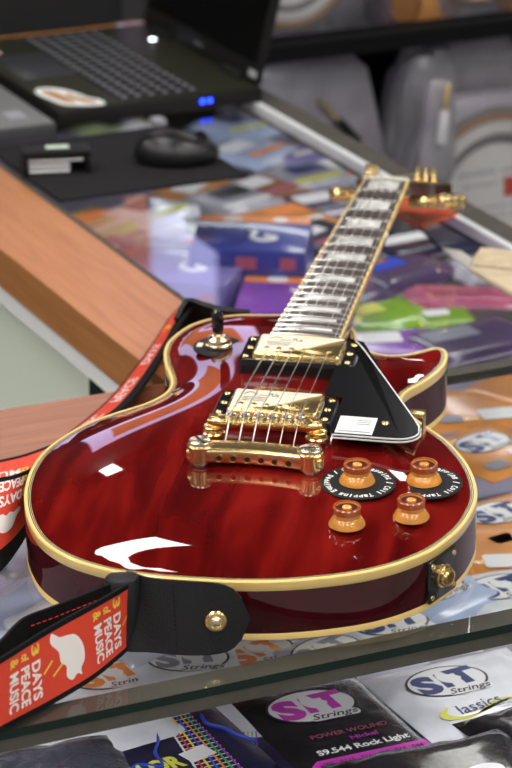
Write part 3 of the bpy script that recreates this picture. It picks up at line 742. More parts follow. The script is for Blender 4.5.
# ================================================================== PACKS IN THE CASE
def pack_mesh(w, h, t, seg=10, crink=.5, rnd=None):
    rnd = rnd or random; v = []; f = []; N = seg
    for j in range(N+1):
        for i in range(N+1):
            x = -w/2+w*i/N; y = -h/2+h*j/N; e = min(i, N-i, j, N-j)/N
            k = min(1, e/.14); z = .6+t*(k*k*(3-2*k))+(rnd.uniform(-.4, .4)*crink if 0 < e < .2 else 0)
            v.append((x, y, z))
    for j in range(N):
        for i in range(N): a = j*(N+1)+i; f.append((a, a+1, a+N+2, a+N+1))
    b = len(v); rim = [i for i in range(N+1)]+[(j)*(N+1)+N for j in range(1, N+1)]+[N*(N+1)+i for i in range(N-1, -1, -1)]+[j*(N+1) for j in range(N-1, 0, -1)]
    for r in rim: v.append((v[r][0], v[r][1], 0))
    m = len(rim)
    for k in range(m): f.append((rim[k], b+k, b+(k+1) % m, rim[(k+1) % m]))
    f.append(tuple(b+k for k in range(m-1, -1, -1)))
    return v, f
def string_pack(loc, rz, w, h, mat, label, t=5, logo=None, logo_pos=(0, 0), ls=1.0, extra=None, group=None, oval=True, name='string_pack', cat='string pack', rx=0, crink=.5, oval_fill=None):
    o = thing(name, label, cat, loc, rz, group, rx=rx)
    link('pouch', pack_mesh(w, h, t, crink=crink), mat, o, ang=60)
    z = t+1.0
    if logo:
        cx, cy = logo_pos
        if oval:
            link('logo_oval', MB().add(prism(ell(34*ls, 24*ls, cx, cy), z, z+.15)), BLKP, o, smooth=False)
            link('logo_oval', MB().add(prism(ell(32*ls, 22.2*ls, cx, cy), z+.15, z+.3)), oval_fill or WHP, o, smooth=False)
            mb = MB()
            mb.add(tbox('S', 20*ls, 30*ls, cx-18*ls, cy-1*ls, z+.45, .05, .06)).add(tbox('I', 7*ls, 24*ls, cx-2*ls, cy+1*ls, z+.45, 0, .06)).add(tbox('T', 25*ls, 26*ls, cx+15*ls, cy+3*ls, z+.45, .05, .06))
            link('logo_letters', mb, logo, o, smooth=False)
            hd = crom([(cx-4*ls, cy+12*ls), (cx+2*ls, cy+15*ls), (cx+6*ls, cy+8*ls), (cx+13*ls, cy+2*ls), (cx+9*ls, cy-4*ls), (cx+1*ls, cy-5*ls), (cx-5*ls, cy+2*ls)], True, 3)
            link('logo_hand', MB().add(prism(hd, z+.5, z+.6)), oval_fill or WHP, o, smooth=False)
            link('logo_script', MB().add(prism(rrect(38*ls, 9*ls, 4*ls, cx+10*ls, cy-19*ls), z+.32, z+.4)), oval_fill or WHP, o, smooth=False)
            link('logo_script', MB().add(tbox('Strings', 36*ls, 10.5*ls, cx+10*ls, cy-19*ls, z+.62, 0, .01, .35)), BLKP, o, smooth=False)
    if extra: extra(o, z)
    return o
RZ = PH
ZN = -127.8
def pos(px, py, z): return at(px, py, z)

# black and magenta pack in front
def ex_mag(o, z):
    link('lettering', MB().add(tbox('POWER WOUND', 62, 6, 5, -13, z, 0, .02)), PINKP, o, smooth=False)
    link('lettering', MB().add(tbox('Nickel', 22, 5.5, 12, -24, z, 0, .03)), MAG, o, smooth=False)
    link('lettering', MB().add(tbox('S9.544 Rock Light', 74, 10, 5, -38, z, 0, .03)), WHP, o, smooth=False)
    link('magenta_band', prism([(-44, -76), (50, -76), (50, -48), (-38, -48), (-46, -56)], z, z+.2), MAG, o, smooth=False)
    link('lettering', MB().add(tbox('.095  .0115  .016  .024  .034  .044', 82, 5.5, 4, -55, z+.3, 0, .02)), BLKP, o, smooth=False)
    mb = MB()
    for i, q in enumerate((-3, 1, 3, -2, 4)): mb.add(tbox('N', 6, 7, -25+i*12, -66, z+.3, .3*q, .03))
    link('lettering', mb, WHP, o, smooth=False)
string_pack(pos(335, 731, ZN+6), RZ-.02, 106, 156, BLK, 'black and magenta string pack marked S9.544 Rock Light behind the front glass', t=5, logo=MAG, logo_pos=(-4, 33), ls=1.06, extra=ex_mag)
def ex_cls(o, z):
    sw = crom([(a_-6, b_-3) for a_, b_ in [(-33, -14), (-40, -22), (-36, -30), (-20, -33), (-8, -28), (0, -22), (14, -15), (26, -18), (13, -19), (-4, -25), (-14, -29), (-27, -28), (-33, -22), (-30, -16), (-27, -11)]], True, 3)
    link('yellow_swoosh', prism(sw, z, z+.15), YELP, o, smooth=False)
    link('lettering', MB().add(tbox('lassics', 40, 14, -10, -20, z+.2, .12, .0, .25)), NAVYP, o, smooth=False)
    link('lettering', MB().add(tbox('GCM 120', 18, 4, 46, -12, z, 0, .02)).add(tbox('FOR CLASSIC GUITAR', 34, 2.4, 16, -27, z)).add(tbox('HAND TIED STRINGS', 30, 2, 18, -31, z)).add(tbox('medium tension', 22, 2.6, 46, -18, z)), GREYP, o, smooth=False)
string_pack(pos(476, 699, ZN+4), RZ+.02, 132, 130, WHITE, 'white string pack with navy SIT logo and yellow Classics swoosh', t=6, logo=NAVYP, logo_pos=(-12, 24), ls=1.0, extra=ex_cls)
# colour strings pack
def ex_col(o, z):
    mb = [MB() for _ in LINES]
    for i in range(7):
        x0 = 8+i*5.2; x1 = 22+i*3.4
        mb[i].add(([(x0-1, -58, z), (x0+1, -58, z), (x1+.7, 36, z), (x1-.7, 36, z)], [(0, 1, 2, 3)]))
    for k, b in enumerate(mb): link('coloured_line', b, LINES[k], o, smooth=False)
    fr = MB()
    for k in range(16):
        y = -56+k*6.2; t = (y+58)/94; fr.add(box(7+14*t, 41+3*t, y, y+.9, z-.2, z-.05))
    link('fret_lines', fr, WHP, o, smooth=False)
    link('blue_outline', MB().add(tube([(x, y, z) for x, y in crom([(-38, -35), (-26, -18), (-10, -28), (-6, -8), (4, 8), (10, 26)], False, 5)], 1.3, 6)).add(tube([(x, y, z) for x, y in crom([(50, 30), (48, 16), (56, 4), (60, -10), (68, -24)], False, 5)], 1.5, 6)), BLUEP, o, smooth=True)
    link('price_sticker', prism([(12, -34), (34, -28), (30, -12), (8, -18)], z+.2, z+.5), WHP, o, smooth=False)
    link('lettering', MB().add(tbox('COLOR', 62, 19, -24, -28, z+.4, .05, .05)), YELP, o, smooth=False)
    link('blue_edge', MB().add(box(-68, 68, 50, 52, z-.8, z-.3)), BLUEP, o, smooth=False)
string_pack(pos(158, 754, ZN+6), RZ+.03, 140, 130, NAVY, 'navy string pack with rainbow coloured lines and yellow COLOR lettering', t=5, extra=ex_col)
def ex_col2(o, z):
    for i in range(7):
        link('coloured_line', MB().add(([(-30+i*4, -40, z), (-28.5+i*4, -40, z), (-17+i*3, 52, z), (-18+i*3, 52, z)], [(0, 1, 2, 3)])), LINES[i], o, smooth=False)
    link('blue_outline', MB().add(tube([(x, y, z) for x, y in crom([(-40, 40), (-36, 10), (-44, -10), (-34, -40)], False, 5)], 1.4, 6)), BLUEP, o)
string_pack(pos(262, 772, ZN+1), RZ-.35, 90, 110, NAVY, 'navy string pack with coloured lines tucked under the magenta pack', t=5, extra=ex_col2)
# dark crinkled packs bottom right and left
def ex_ov(o, z):
    mb = MB()
    for cx in (-38, -6, 26): mb.add(prism(ell(14, 9, cx, -18), z, z+.2))
    link('white_oval', mb, WHP, o, smooth=False)
string_pack(pos(442, 776, ZN+14), RZ-.06, 150, 90, BLK, 'crinkled black foil pack with white ovals at the bottom right', t=8, extra=ex_ov, crink=4)
string_pack(pos(560, 740, ZN+10), RZ+.1, 110, 120, BLK, 'crinkled black foil pack at the right edge beside the white Classics pack', t=8, crink=4)
string_pack(pos(46, 778, ZN+9), RZ-.1, 130, 90, pk('smoky_foil', (.045, .05, .07), .2, 1.0), 'crinkled smoky plastic pack at the bottom left corner', t=8, crink=4)
def ex_txt(o, z):
    link('lettering', MB().add(tbox('DISTRIBUTED BY', 40, 3, 5, 20, z)).add(tbox('www.strings', 30, 2.6, 5, 14, z)).add(tbox('MADE IN USA', 32, 2.6, 5, 8, z)).add(box(-34, 40, 28, 29, z, z+.1)), GREYP, o, smooth=False)
string_pack(pos(236, 708, ZN+3), RZ-.2, 110, 110, WHITE, 'white string pack with small grey print behind the rainbow pack', t=3, extra=ex_txt)
string_pack(pos(90, 730, ZN+10), RZ+.12, 130, 96, WHITE, 'plain white string pack behind the smoky pack', t=3, extra=ex_txt)
# packs seen through the top glass along the front
row = [(115, 686, .05, ORP, WHITE, 'white string pack with orange letters under the strap'), (265, 662, .22, ORP, WHITE, 'white string pack with orange letters below the leather tab'),
       (395, 634, -.1, NAVYP, WHITE, 'white string pack with navy letters below the jack side of the guitar'), (508, 598, .1, NAVYP, WHITE, 'white string pack with navy letters at the right edge beyond the jack plate'),
       (335, 662, .3, GREYP, SILV, 'silver pack with grey letters under the front of the body'), (190, 672, -.3, GREYP, WHITE, 'white pack with grey letters right of the leather tab fold'),
       (440, 600, .35, NAVYP, PALEB, 'pale blue pack with navy letters under the jack plate')]
for i, (px, py, r, lc, mt, lb) in enumerate(row):
    string_pack(pos(px, py, ZN), RZ+r, 108, 104, mt, lb, t=4+i*.4, logo=lc, logo_pos=(0, 10), ls=.95)
# orange packs on the right
def ex_or(o, z):
    link('white_patch', prism(rrect(40, 26, 3, 20, -30), z, z+.2), WHP, o, smooth=False)
    link('dark_patch', prism(rrect(22, 16, 2, -30, -34), z, z+.2), GREYP, o, smooth=False)
ol = [(492, 452, .3, 'orange string pack with white oval emblem at the right below the cutaway'), (470, 410, -.2, 'orange string pack with white patch just right of the cutaway'),
      (505, 525, .15, 'orange string pack with white patch at the right edge beside the lower bout'), (478, 555, -.35, 'orange string pack half under the guitar near the jack plate'), (520, 395, .5, 'orange string pack in the corner by the seam bar')]
for i, (px, py, r, lb) in enumerate(ol):
    string_pack(pos(px, py, ZN), RZ+r, 108, 104, ORG, lb, t=5+i*.6, logo=NAVYP if i in (0, 2) else None, logo_pos=(0, 12), ls=.9, extra=ex_or)
# clear plastic bags and packs at left, near wood strip
bags = [(10, 600, .3, PALEB, 'pale blue plastic pouch at the left beneath the strap'), (50, 560, -.15, SILV, 'silver plastic pouch at the left beside the lower bout'), (20, 520, .1, SILV, 'silver plastic pouch at the left edge under the folded strap'),
        (85, 620, .5, WHITE, 'white plastic pouch under the strap webbing'), (160, 640, .1, SILV, 'silver plastic pouch under the leather tab'), (15, 660, -.25, PALEB, 'pale blue plastic pouch hidden behind the printed strap')]
for i, (px, py, r, mt, lb) in enumerate(bags):
    string_pack(pos(px, py, ZN), RZ+r, 115, 105, mt, lb, t=5+i*.7, name='plastic_pouch', cat='pouch', crink=3)

# ---------------- far case
ZF = -127.8
def card_box(px, py, z, w, h, t, rz, mat, label, side=None, blob=True, top=None, group=None):
    o = thing('string_box', label, 'string box', pos(px, py, z), rz, group)
    link('carton', rbox(-w/2, w/2, -h/2, h/2, 0, t, .8), mat, o)
    if top: link('top_band', MB().add(box(-w/2+1, w/2-1, h/2-24, h/2-2, t+.05, t+.25)), top, o, smooth=False)
    if top: link('picture_print', MB().add(prism(ell(11, 8, -w*.2, h/2-14), t+.3, t+.4)).add(prism(ell(8, 8, w*.22, h/2-14), t+.3, t+.4)), WHP, o, smooth=False)
    if blob:
        mb = MB().add(tube([(x, y, t+.6) for x, y in crom([(-w*.05, h*.10), (w*.03, h*.02), (w*.0, -h*.14), (w*.12, -h*.22), (w*.22, -h*.14), (w*.12, -h*.08)], False, 5)], 2.6, 6))
        link('script_logo', mb, WHP, o)
    link('side_print', MB().add(box(-w*.1, w*.08, -h/2-.3, -h/2-.05, t*.3, t*.75)).add(box(w*.28, w*.42, -h/2-.3, -h/2-.05, t*.3, t*.75)), PINKP if side is None else side, o, smooth=False)
    return o
card_box(254, 286, ZF, 124, 112, 30, .12, BLUEB, 'blue string box at the bottom of the stack left of the neck', blob=False)
card_box(252, 258, ZF+30.4, 122, 122, 28, .10, BLUEB, 'blue string box on top of the stack left of the neck, with orange strip', top=ORP)
card_box(186, 298, ZF, 124, 124, 40, -.12, LAV, 'lavender string box with white script beside the black strap end', top=WHITE)
card_box(296, 322, ZF, 118, 118, 30, .08, PURP, 'purple string box with orange strip right in front of the blue stack', top=ORP)
farp = [(95, 225, .5, GREEN, 'pale green string pack nearest the mouse pad corner'), (112, 255, .35, LAV, 'lavender string pack beside the wood strip'), (150, 215, .6, WHITE, 'white string pack with tan patch below the mouse pad'),
        (185, 240, .5, WHITE, 'white string pack left of the blue boxes'), (232, 205, .3, GREYC, 'grey string pack under the mouse pad corner'), (205, 190, .7, ORG, 'orange string pack showing under the mouse pad edge'),
        (150, 275, .2, WHITE, 'white string pack beside the lavender box'), (268, 190, .4, BROWN, 'brown string pack beyond the blue boxes'), (305, 180, .2, GREYC, 'grey string pack beyond the mouse pad corner'),
        (250, 155, .5, PALEB, 'pale blue pack near the laptop corner'), (300, 150, .3, LAV, 'lavender pack under the bright edge rail'), (330, 205, .1, DPURP, 'dark purple pack left of the upper neck'),
        (285, 222, .2, ORG, 'orange pack behind the blue stack'), (320, 240, .4, NAVY, 'navy pack behind the middle of the neck'), (240, 130, .2, PALEB, 'pale blue pack beside the laptop ports'), (345, 170, .3, PALEB, 'pale blue pack under the top of the neck'),
        (120, 130, .3, GREEN, 'pale green pack in front of the black laptop'), (200, 148, .5, PALEB, 'pale blue pack under the mouse')]
for i, (px, py, r, mt, lb) in enumerate(farp):
    def ex_f(o, z, i=i):
        link('colour_patch', prism(rrect(50, 30, 4, -12 if i % 2 else 10, 14), z, z+.2), (ORP, WHP, NAVYP, WHP, BLKP, WHP)[i % 6], o, smooth=False)
        link('colour_patch', prism(rrect(70, 12, 3, 0, -26), z, z+.2), (WHP, GREYP, WHP, ORP, YELP, PINKP)[(i*5) % 6], o, smooth=False)
    string_pack(pos(px, py, ZF), RZ+r, 105, 100, mt, lb, t=5+(i % 5)*1.2, extra=ex_f)
rightp = [(378, 318, .1, LIME, 120, 90, 'lime green pack right of the neck'), (445, 322, -.15, LIME, 70, 60, 'small lime green pack further right of the neck'), (392, 350, -.3, PURP, 120, 100, 'bright purple pack behind the cutaway'),
          (465, 300, -.5, PINK, 130, 60, 'dusky pink pack under the right of the glass'), (470, 345, .1, DPURP, 150, 100, 'dark purple pack behind the horn'), (400, 275, .25, DPURP, 130, 90, 'dark purple pack in the middle right of the neck'),
          (365, 270, .3, BROWN, 60, 60, 'small brown pack beside the neck edge'), (420, 250, .1, NAVY, 150, 80, 'navy pack beneath the headstock reflections'), (345, 300, .2, DPURP, 90, 90, 'dark purple pack under the lower neck'), (500, 270, .1, GREYC, 120, 60, 'grey pack beneath the beige pouch')]
for i, (px, py, r, mt, w, h, lb) in enumerate(rightp):
    def ex_r(o, z, i=i, w=w, h=h):
        link('colour_patch', prism(rrect(w*.4, h*.3, 3, -w*.1, h*.15), z, z+.2), (YELP, WHP, WHP, PINKP, GREYP, BLUEP)[i % 6], o, smooth=False)
    string_pack(pos(px, py, ZF), RZ+r, w, h, mt, lb, t=6+i*.8, extra=ex_r)

for nm_, q_, lb_ in (('fill_strip', (UR+6, UR+16, NG+60, NEND-20, -26, -17), 'thin glowing strip added under the right rail to brighten the far case'), ('fill_strip', (-880, 880, NF+22, NF+28, -21, -16.2), 'thin glowing strip added under the front rail to brighten the near case')):
    tag(link(nm_, unbox(*q_), P('added_strip_glow', (1, 1, 1), .5, emit=7, ecol=(.9, .93, 1)), smooth=False), lb_, 'added fill light')  # glowing strips added only to lighten the packs inside the cases
# ================================================================== THINGS ON THE FAR COUNTER
def laptop(u0, u1, n0, n1, label, dark=True):
    o = thing('laptop_computer', label, 'laptop', un(u0, n0, .3), PH)
    W = u1-u0; D = n1-n0
    shell, palm = (M['lap_black'], M['lap_olive']) if dark else (M['lap_grey2'], M['lap_grey'])
    link('base', rbox(0, W, 0, D, 1.2, 19, 2.5), shell, o)
    link('palm_rest', rbox(2, W-2, 2, D-2, 18, 20, .8), palm, o)
    for x in (15, W-15):
        for y in (20, D-20): link('rubber_foot', cyl(6, 0, 1.3, 16, x, y), M['matte_black'], o)
    return o, W, D
lp, W, D = laptop(270, 520, 1092, 1424, 'black laptop open on the glass, with round tan sticker and blue lights')
# keyboard rows run along V; screen hinge is on the +U side
kx0 = 78; kx1 = 178
rows = 6
for r_ in range(rows):
    for c in range(16):
        x = kx1-(r_+.5)*(kx1-kx0)/rows; y = 10+(c+.5)*19.0
        k = link('key', rbox(x-7.8, x+7.8, y-9.2, y+9.2, 19.6, 21.6, 1, 1), M['key'], lp)
        k2 = link('key_legend', MB().add(box(x-2.5, x+3, y-3, y+2.5, 21.65, 21.8)), M['keyprint'], k, smooth=False)
link('touchpad', rbox(14, 84, 140, 250, 19.9, 20.4, .2), P('touchpad_grey', (.032, .034, .040), .35), lp)
sk = crom([(8, 50), (14, 22), (34, 8), (56, 4), (60, 22), (50, 42), (44, 70), (30, 92), (12, 96), (4, 76)], True, 4)
s1 = link('palm_sticker', prism(sk, 20.1, 20.5), M['white'], lp, smooth=False, label='white-edged tan sticker on the palm rest')
link('sticker_print', MB().add(prism(crom([(14, 54), (20, 30), (30, 22), (30, 50), (24, 80), (12, 84)], True, 4), 20.55, 20.65)).add(prism(crom([(38, 22), (50, 12), (52, 24), (42, 44), (36, 68), (32, 50)], True, 4), 20.55, 20.65)), M['tan'], s1, smooth=False)
link('colour_sticker', prism(rrect(22, 16, 2, 20, 300), 20.1, 20.4), P('green_sticker', (.25, .7, .2), .4), lp, smooth=False)
link('colour_sticker', prism(rrect(22, 16, 2, 22, 268), 20.1, 20.4), P('pink_sticker', (.8, .45, .45), .4), lp, smooth=False)
hx, hz = W-8, 20
LX = Matrix.Translation((hx, 0, hz)) @ Matrix.Rotation(math.radians(14), 4, 'Y')
scr = link('screen_lid', MB().add(rbox(0, 7, 2, D-2, 2, 245, 2), LX), M['lap_black'], lp)
link('display', MB().add(box(-.35, -.05, 14, D-14, 24, 236), LX), M['screen'], scr, smooth=False)
link('brand_mark', MB().add(box(-.6, -.2, D/2-12, D/2+12, 10, 14), LX), P('dim_badge', (.10, .10, .11), .3), scr, smooth=False)
link('hinge', tube([(hx+1, 40, hz), (hx+1, 90, hz)], 6, 12), M['matte_black'], lp)
link('hinge', tube([(hx+1, D-90, hz), (hx+1, D-40, hz)], 6, 12), M['matte_black'], lp)
link('blue_light', MB().add(rbox(172, 177, -.9, .3, 9, 13.5, .3, 1)).add(rbox(181, 186, -.9, .3, 9, 13.5, .3, 1)), M['led_blue'], lp)
link('power_button', MB().add(cyl(4.2, 20, 20.8, 20, 222, 250)), M['led_white'], lp)
link('lid_bumper', MB().add(rbox(-1.2, 0, 6, 26, 8, 16, .5, 1), LX), P('bumper_grey', (.35, .36, .38), .4), scr)
gl, W2, D2 = laptop(10, 252, 1052, 1420, 'grey laptop at the left edge beside the black one', False)
link('palm_line', MB().add(box(150, 151.5, 20, D2-20, 20, 20.4)).add(box(200, 220, 30, 60, 20, 20.4)), M['keyprint'], gl, smooth=False)
link('touchpad', rbox(170, 225, 140, 250, 19.9, 20.4, .2), M['lap_grey2'], gl)

mp_ = tag(link('mouse_pad', ([un(*p) for p in box(169, 381, 838, 1046, .2, 3.2)[0]], box(0, 1, 0, 1, 0, 1)[1]), M['pad'], smooth=False), 'black mouse pad on the far glass counter under the mouse', 'mouse pad')
# mouse
def ellipsoid(a, b, c, n=24, m=12, top=1.0):
    v = []; f = []
    for i in range(m+1):
        ph = -PI/2+PI*i/m
        for k in range(n):
            th = 2*PI*k/n
            x = a*math.cos(ph)*math.cos(th); y = b*math.cos(ph)*math.sin(th)*(1-.16*math.cos(th)**2); z = c*math.sin(ph)
            z = max(z, -c*.42)
            z *= 1-.22*(x/a)
            v.append((x, y, z))
    for i in range(m):
        for k in range(n): f.append((i*n+k, i*n+(k+1) % n, (i+1)*n+(k+1) % n, (i+1)*n+k))
    return v, f
ms = thing('computer_mouse', 'black computer mouse resting on the mouse pad', 'mouse', at(177, 162, 3.4), math.radians(14))
link('mouse_shell', MB().add(ellipsoid(46, 29, 24), Matrix.Translation((0, 0, 10.6))), P('satin_black', (.008, .008, .009), .33), ms)
link('scroll_wheel', MB().add(tube([(24, -2.5, 26), (24, 2.5, 26)], 8, 16)), M['matte_black'], ms)
link('button_split', MB().add(tube([(10, 0, 34.1), (24, 0, 31.4), (38, 0, 25.0)], .5, 5)), P('mouse_groove', (.05, .05, .05), .5), ms)
# card holder
ch = thing('card_holder', 'small black box with pale card edges in front of the grey laptop', 'card holder', at(56, 174, .5), math.radians(20))
link('case', MB().add(rbox(-36, 36, -14, 16, 22, 29, 1.5)).add(rbox(-36, 36, -14, 16, 0, 4, 1.5)).add(rbox(-36, -31, -14, 16, 2, 27, 1)).add(rbox(31, 36, -14, 16, 2, 27, 1)).add(rbox(-36, 36, 10, 16, 2, 27, 1)), M['matte_black'], ch)
for k in range(3): link('card', MB().add(rbox(-29, 14+(k == 2)*14, -11, 9, 5.2+k*5.8, 7.2+k*5.8, .4, 1)), M['white_trim'], ch)
link('lid_print', MB().add(box(-10, 14, -4, 8, 29.05, 29.3)), P('pale_green_print', (.6, .75, .6), .4), ch, smooth=False)
# connector cap by the ports
tag(link('usb_receiver', MB().add(rbox(-7, 7, -9, 9, 0.3, 8, 1.5), Matrix.Translation(at(158, 125, 0)) @ Matrix.Rotation(PH, 4, 'Z')), M['keyprint']), 'small pale plug on the glass beside the black laptop', 'plug')
# beige pouch on the glass at right
bp_ = thing('paper_pouch', 'beige printed paper pouch with clear plastic end lying on the right of the glass', 'pouch', (0, 0, 0))
o4 = [at(472, 262, .4), at(470, 272, .4), at(530, 308, .4), at(560, 290, .4), at(530, 256, .4), at(480, 251, .4)]
o4 = [(p[0], p[1]) for p in o4]
if sum(o4[i-1][0]*o4[i][1]-o4[i][0]*o4[i-1][1] for i in range(len(o4))) < 0: o4 = o4[::-1]
link('pouch_paper', prism(o4, .5, 5, 1.5), P('beige_paper', (.62, .50, .34), .6, var=.12, vscale=60), bp_)
o5 = [(p[0], p[1]) for p in (at(440, 249, .4), at(470, 271, .4), at(477, 263, .4), at(462, 253, .4))]
if sum(o5[i-1][0]*o5[i][1]-o5[i][0]*o5[i-1][1] for i in range(len(o5))) < 0: o5 = o5[::-1]
link('clear_end', prism(o5, .5, 3, 1), P('clear_plastic', (.75, .72, .70), .15, coat=1), bp_)
c_ = at(500, 268, 5.2); link('pouch_print', MB().add(tbox('authentic', 50, 7, c_[0], c_[1], 5.3, math.radians(-8), .02)), P('brown_ink', (.16, .08, .04), .6), bp_, smooth=False)
# added orange-red slab imitating the headstock's reflection in the glass
hb = thing('headstock_reflection_slab', 'flat orange-red slab with gold edge, standing in for the headstock reflection in the glass', 'box', (0, 0, 0))
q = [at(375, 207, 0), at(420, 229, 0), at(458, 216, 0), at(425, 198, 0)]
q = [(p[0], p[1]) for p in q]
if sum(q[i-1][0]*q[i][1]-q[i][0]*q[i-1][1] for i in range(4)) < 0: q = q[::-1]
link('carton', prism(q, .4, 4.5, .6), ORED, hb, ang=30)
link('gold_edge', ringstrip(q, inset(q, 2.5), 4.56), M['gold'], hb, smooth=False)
tag(link('black_cable', tube([at(398, 205, 2), at(415, 222, 1.5), at(430, 238, 1.5), at(442, 250, 1.5)], 1.3, 8), M['matte_black']), 'thin black cord on the glass between the headstock and the beige pouch', 'cord')

# ================================================================== DISPLAY WALL (parallel to U)
ND = 1420.0
dw = thing('display_rack', 'black slatwall display rack with shelf behind the far counter', 'rack', (0, 0, 0))
link('rack_board', unbox(565, 1700, ND+90, ND+110, -880, 260), M['black_board'], dw, smooth=False)
link('rack_shelf', unbox(565, 1700, ND-60, ND+89, -33, -8), M['black_board'], dw, smooth=False, label='black shelf')
link('price_rail', unbox(565, 1700, ND-64, ND-60.2, -12, -7), M['matte_black'], dw, smooth=False)
for k in range(7):
    tag(link('peg_hook', tube([un(640+k*90, ND+89, -66), un(640+k*90, ND+20, -62)], 2.4, 8), M['matte_black']), 'black peg hook on the display rack below the shelf', 'hook', 'peg hooks below the shelf')
def wallpos(px, py, n):
    d = RW.T @ np.array([(px-256)/FPX, (py-384)/FPX, 1.0]); t = (n-CW@V)/(d@V); X = CW+t*d
    return (float(X@U), float(X[2]))
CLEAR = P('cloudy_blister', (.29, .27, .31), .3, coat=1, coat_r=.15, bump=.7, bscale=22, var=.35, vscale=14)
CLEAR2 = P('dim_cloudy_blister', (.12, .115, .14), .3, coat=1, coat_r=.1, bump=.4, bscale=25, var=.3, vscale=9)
COIL = [P('grey_cable', (.16, .15, .15), .45), P('pale_grey_cable', (.46, .45, .45), .4), P('bronze_cable', (.25, .15, .09), .45)]
def blister(px, py, n, w, h, label, turn=0.0, mat=None, coil=None, insert=None, plug=None, print_=False, thick=24, tilt=0.0):
    u, z = wallpos(px, py, n)
    o = thing('cable_pack', label, 'cable pack', un(u, n, z), PH+turn, 'cable packs hung on the rack' if False else None)
    # local frame: x along the rack, z up, y depth
    out = crom([(-w*.5, -h*.5), (-w*.5, h*.1), (-w*.42, h*.38), (-w*.25, h*.5), (w*.25, h*.5), (w*.42, h*.38), (w*.5, h*.1), (w*.5, -h*.5)], True, 4) if not tilt else [(-w*.5, -h*.5), (w*.5, -h*.5), (w*.30, h*.38), (w*.18, h*.5), (-w*.35, h*.5), (-w*.5, h*.35)]
    if sum(out[i-1][0]*out[i][1]-out[i][0]*out[i-1][1] for i in range(len(out))) < 0: out = out[::-1]
    X = Matrix.Rotation(PI/2, 4, 'X')
    link('blister_shell', MB().add(prism(out, -thick*.5, thick*.5, 4), X), mat or CLEAR, o, ang=50)
    y = -thick*.5-1.2
    if coil:
        R, cx, cz = coil
        for k in range(5):
            r = R-k*R*.075
            link('cable_loop', MB().add(tube([(cx+r*math.cos(a), y-2-1.5*(k % 2), cz+r*math.sin(a)) for a in np.linspace(0, 2*PI, 49)[:-1]], R*.045, 8, True)), COIL[(0, 2, 1, 1, 0)[k]], o)
        link('paper_insert', MB().add(lathe([(R*.62, 0), (R*.62, 1.2)], 40), Matrix.Translation((cx, y-.3, cz)) @ X), P('insert_paper', (.56, .54, .54), .6), o)
        if print_:
            for tb in (('pedals cable', .9, .09, .3), ('guitar lead', .8, .07, .16), ('instrument cable', 1.0, .05, -.1), ('instrument cable', 1.0, .05, -.2)):
                link('insert_print', MB().add(tbox(tb[0], R*tb[1], R*tb[2], 0, R*tb[3], 0, 0), Matrix.Translation((cx, y-1.8, cz)) @ X), GREYP, o, smooth=False)
            link('red_patch', MB().add(box(R*.12, R*.5, 0, R*.22, 0, .5), Matrix.Translation((cx, y-2, cz)) @ X), P('red_patch_ink', (.42, .05, .03), .5), o, smooth=False)
    if plug:
        cx, cz, L, ang, ln = plug
        PX = Matrix.Translation((cx, y-5, cz)) @ Matrix.Rotation(ang, 4, 'Y')
        link('plug_sleeve', MB().add(lathe([(5.5, -L*.55), (6.5, -L*.5), (6.5, 0), (4.5, 3)], 14), PX), P('plug_white', (.6, .6, .62), .3) if ln else M['black'], o)
        link('plug_tip', MB().add(lathe([(3.1, 3), (3.1, L*.38), (2, L*.42), (3, L*.46), (.8, L*.55)], 14), PX), M['gold'], o)
    return o
blister(485, 205, ND-30, 250, 300, 'large cloudy cable pack with big coil and printed disc at the right', coil=(120, 5, 14), print_=True)
blister(455, 110, ND+15, 190, 220, 'cloudy cable pack behind the big coil with a dark end', mat=CLEAR, plug=(-25, -2, 70, .15, True))
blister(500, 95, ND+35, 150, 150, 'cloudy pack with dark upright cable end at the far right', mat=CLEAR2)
blister(420, 140, ND-10, 60, 230, 'narrow cloudy cable pack seen edge-on in the middle', turn=-.5, mat=CLEAR)
blister(438, 130, ND-78, 44, 130, 'slim cloudy cable pack with upright gold plug in a white sleeve', mat=CLEAR, plug=(2, 26, 74, .12, True), thick=14)
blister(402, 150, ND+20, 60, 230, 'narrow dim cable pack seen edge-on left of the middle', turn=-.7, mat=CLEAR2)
blister(432, 128, ND-0, 60, 220, 'narrow cloudy cable pack standing edge-on just left of the gold plug', turn=-.35, mat=CLEAR)
blister(318, 128, ND+10, 220, 200, 'wide grey cable pack with gold plug behind the laptop', mat=CLEAR, plug=(20, 12, 80, -.75, False), tilt=1)
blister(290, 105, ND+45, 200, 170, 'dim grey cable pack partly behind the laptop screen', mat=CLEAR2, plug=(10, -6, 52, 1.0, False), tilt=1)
# upper shelf row stands on the shelf
def on_shelf(px, w, h, label, mat, n=ND-15, **kw):
    u, z = wallpos(px, 30, n)
    o = blister(px, 30, n, w, h, label, mat=mat, **kw); o.location = [c*S for c in un(u, n, -7.8+h/2)]; return o
on_shelf(300, 190, 190, 'grey cable pack with pale coil standing on the shelf behind the laptop', CLEAR, coil=(82, -20, -5))
on_shelf(352, 90, 170, 'small grey cable pack standing on the shelf beside the coil pack', CLEAR)
on_shelf(388, 80, 130, 'bronze and violet cable pack on the middle of the shelf', P('bronze_blister', (.20, .13, .15), .2, coat=1, bump=1, bscale=40, var=.6, vscale=30))
on_shelf(425, 105, 120, 'orange carded cable pack on the shelf', P('orange_blister', (.62, .28, .09), .45, var=.15, vscale=12))
on_shelf(472, 110, 150, 'grey cable pack with dark coil on the shelf', CLEAR, coil=(66, 0, 5))
on_shelf(520, 90, 120, 'orange carded cable pack at the right end of the shelf', P('amber_blister', (.62, .30, .08), .45, var=.15, vscale=12))

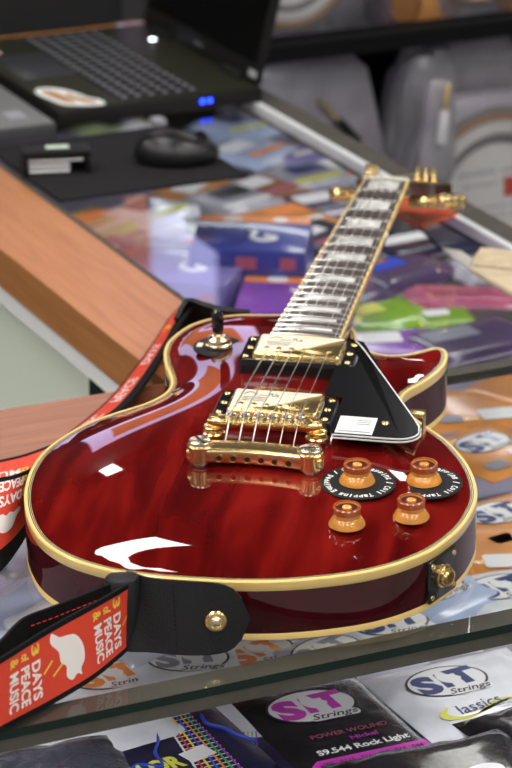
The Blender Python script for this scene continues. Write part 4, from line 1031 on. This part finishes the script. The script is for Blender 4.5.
# ================================================================== ROOM
struct('floor', box(-3500, 3500, -3200, 5200, -910, -896), M['floor'])
def ubox(u0, u1, n0, n1, z0, z1): return unbox(u0, u1, n0, n1, z0, z1)
struct('wall_back', ubox(-3000, 4000, 3400, 3420, -896, 1900), P('back_wall_paint', (.05, .045, .05), .7))
struct('wall_side', ubox(-900, 545, 1560, 1580, -896, 260), M['wall_dark'])
struct('ceiling', box(-3500, 3500, -3200, 5200, 1900, 1920), M['ceiling'])
def ceiling_light(x, y, w, l, mt, label, group=None, rz=PH):
    o = thing('ceiling_light', label, 'ceiling light', (x, y, 1899), rz, group)
    link('light_frame', rbox(-w/2-20, w/2+20, -l/2-20, l/2+20, -22, 0, 4), M['white_trim'], o); link('diffuser', box(-w/2, w/2, -l/2, l/2, -26, -22.2), mt, o, smooth=False)
for i in range(4):
    for j in range(4):
        ceiling_light(-2300+i*1500, -2700+j*1150, 640, 330, M['lamp'], 'small white ceiling light panel above the shop', 'small ceiling light panels')
for i in range(3):
    ceiling_light(-1500+i*1500, 3300, 160, 900, M['lamp'], 'narrow white ceiling light far behind the display rack', 'narrow ceiling lights at the back')
sg = thing('added_glow_panel', 'unseen lavender sign with orange middle on the back wall', 'glow', un(1150, 3399, 900), PH)  # unseen glowing panel, placed and sized for its reflection in the carved top
link('glow_face', box(-520, 360, -30, 0, -420, 420), M['glow'], sg, smooth=False)
link('glow_middle', box(-340, 210, -36, -30.5, -250, 280), M['glow_warm'], sg, smooth=False)
struct('wall_left', box(-3520, -3500, -3200, 5200, -896, 1900), P('side_wall_paint', (.30, .30, .31), .8))
struct('wall_right', box(3500, 3520, -3200, 5200, -896, 1900), P('side_wall_paint_right', (.30, .30, .31), .8))
struct('wall_front', box(-3500, 3500, -3220, -3200, -896, 1900), P('front_wall_paint', (.22, .22, .23), .8))

# ================================================================== CAMERA, WORLD, VIEW
w = bpy.data.worlds.new('shop_ambient'); bpy.context.scene.world = w; w.use_nodes = True
w.node_tree.nodes['Background'].inputs[0].default_value = (.80, .86, 1, 1); w.node_tree.nodes['Background'].inputs[1].default_value = .3
cam = bpy.data.cameras.new('camera'); co = bpy.data.objects.new('camera', cam); C.objects.link(co)
R = Matrix(((RW[0][0], -RW[1][0], -RW[2][0]), (RW[0][1], -RW[1][1], -RW[2][1]), (RW[0][2], -RW[1][2], -RW[2][2])))
co.matrix_world = Matrix.Translation(Vector(CW)*S) @ R.to_4x4()
cam.sensor_fit = 'VERTICAL'; cam.sensor_height = 36; cam.sensor_width = 24; cam.lens = FPX*36/768
cam.clip_start = .05; cam.clip_end = 60
cam.dof.use_dof = True; cam.dof.focus_distance = 2.10; cam.dof.aperture_fstop = 10.5
bpy.context.scene.camera = co
vs = bpy.context.scene.view_settings
vs.view_transform = 'Standard'; vs.look = 'None'; vs.gamma = 1; vs.use_curve_mapping = False; vs.exposure = 0.0
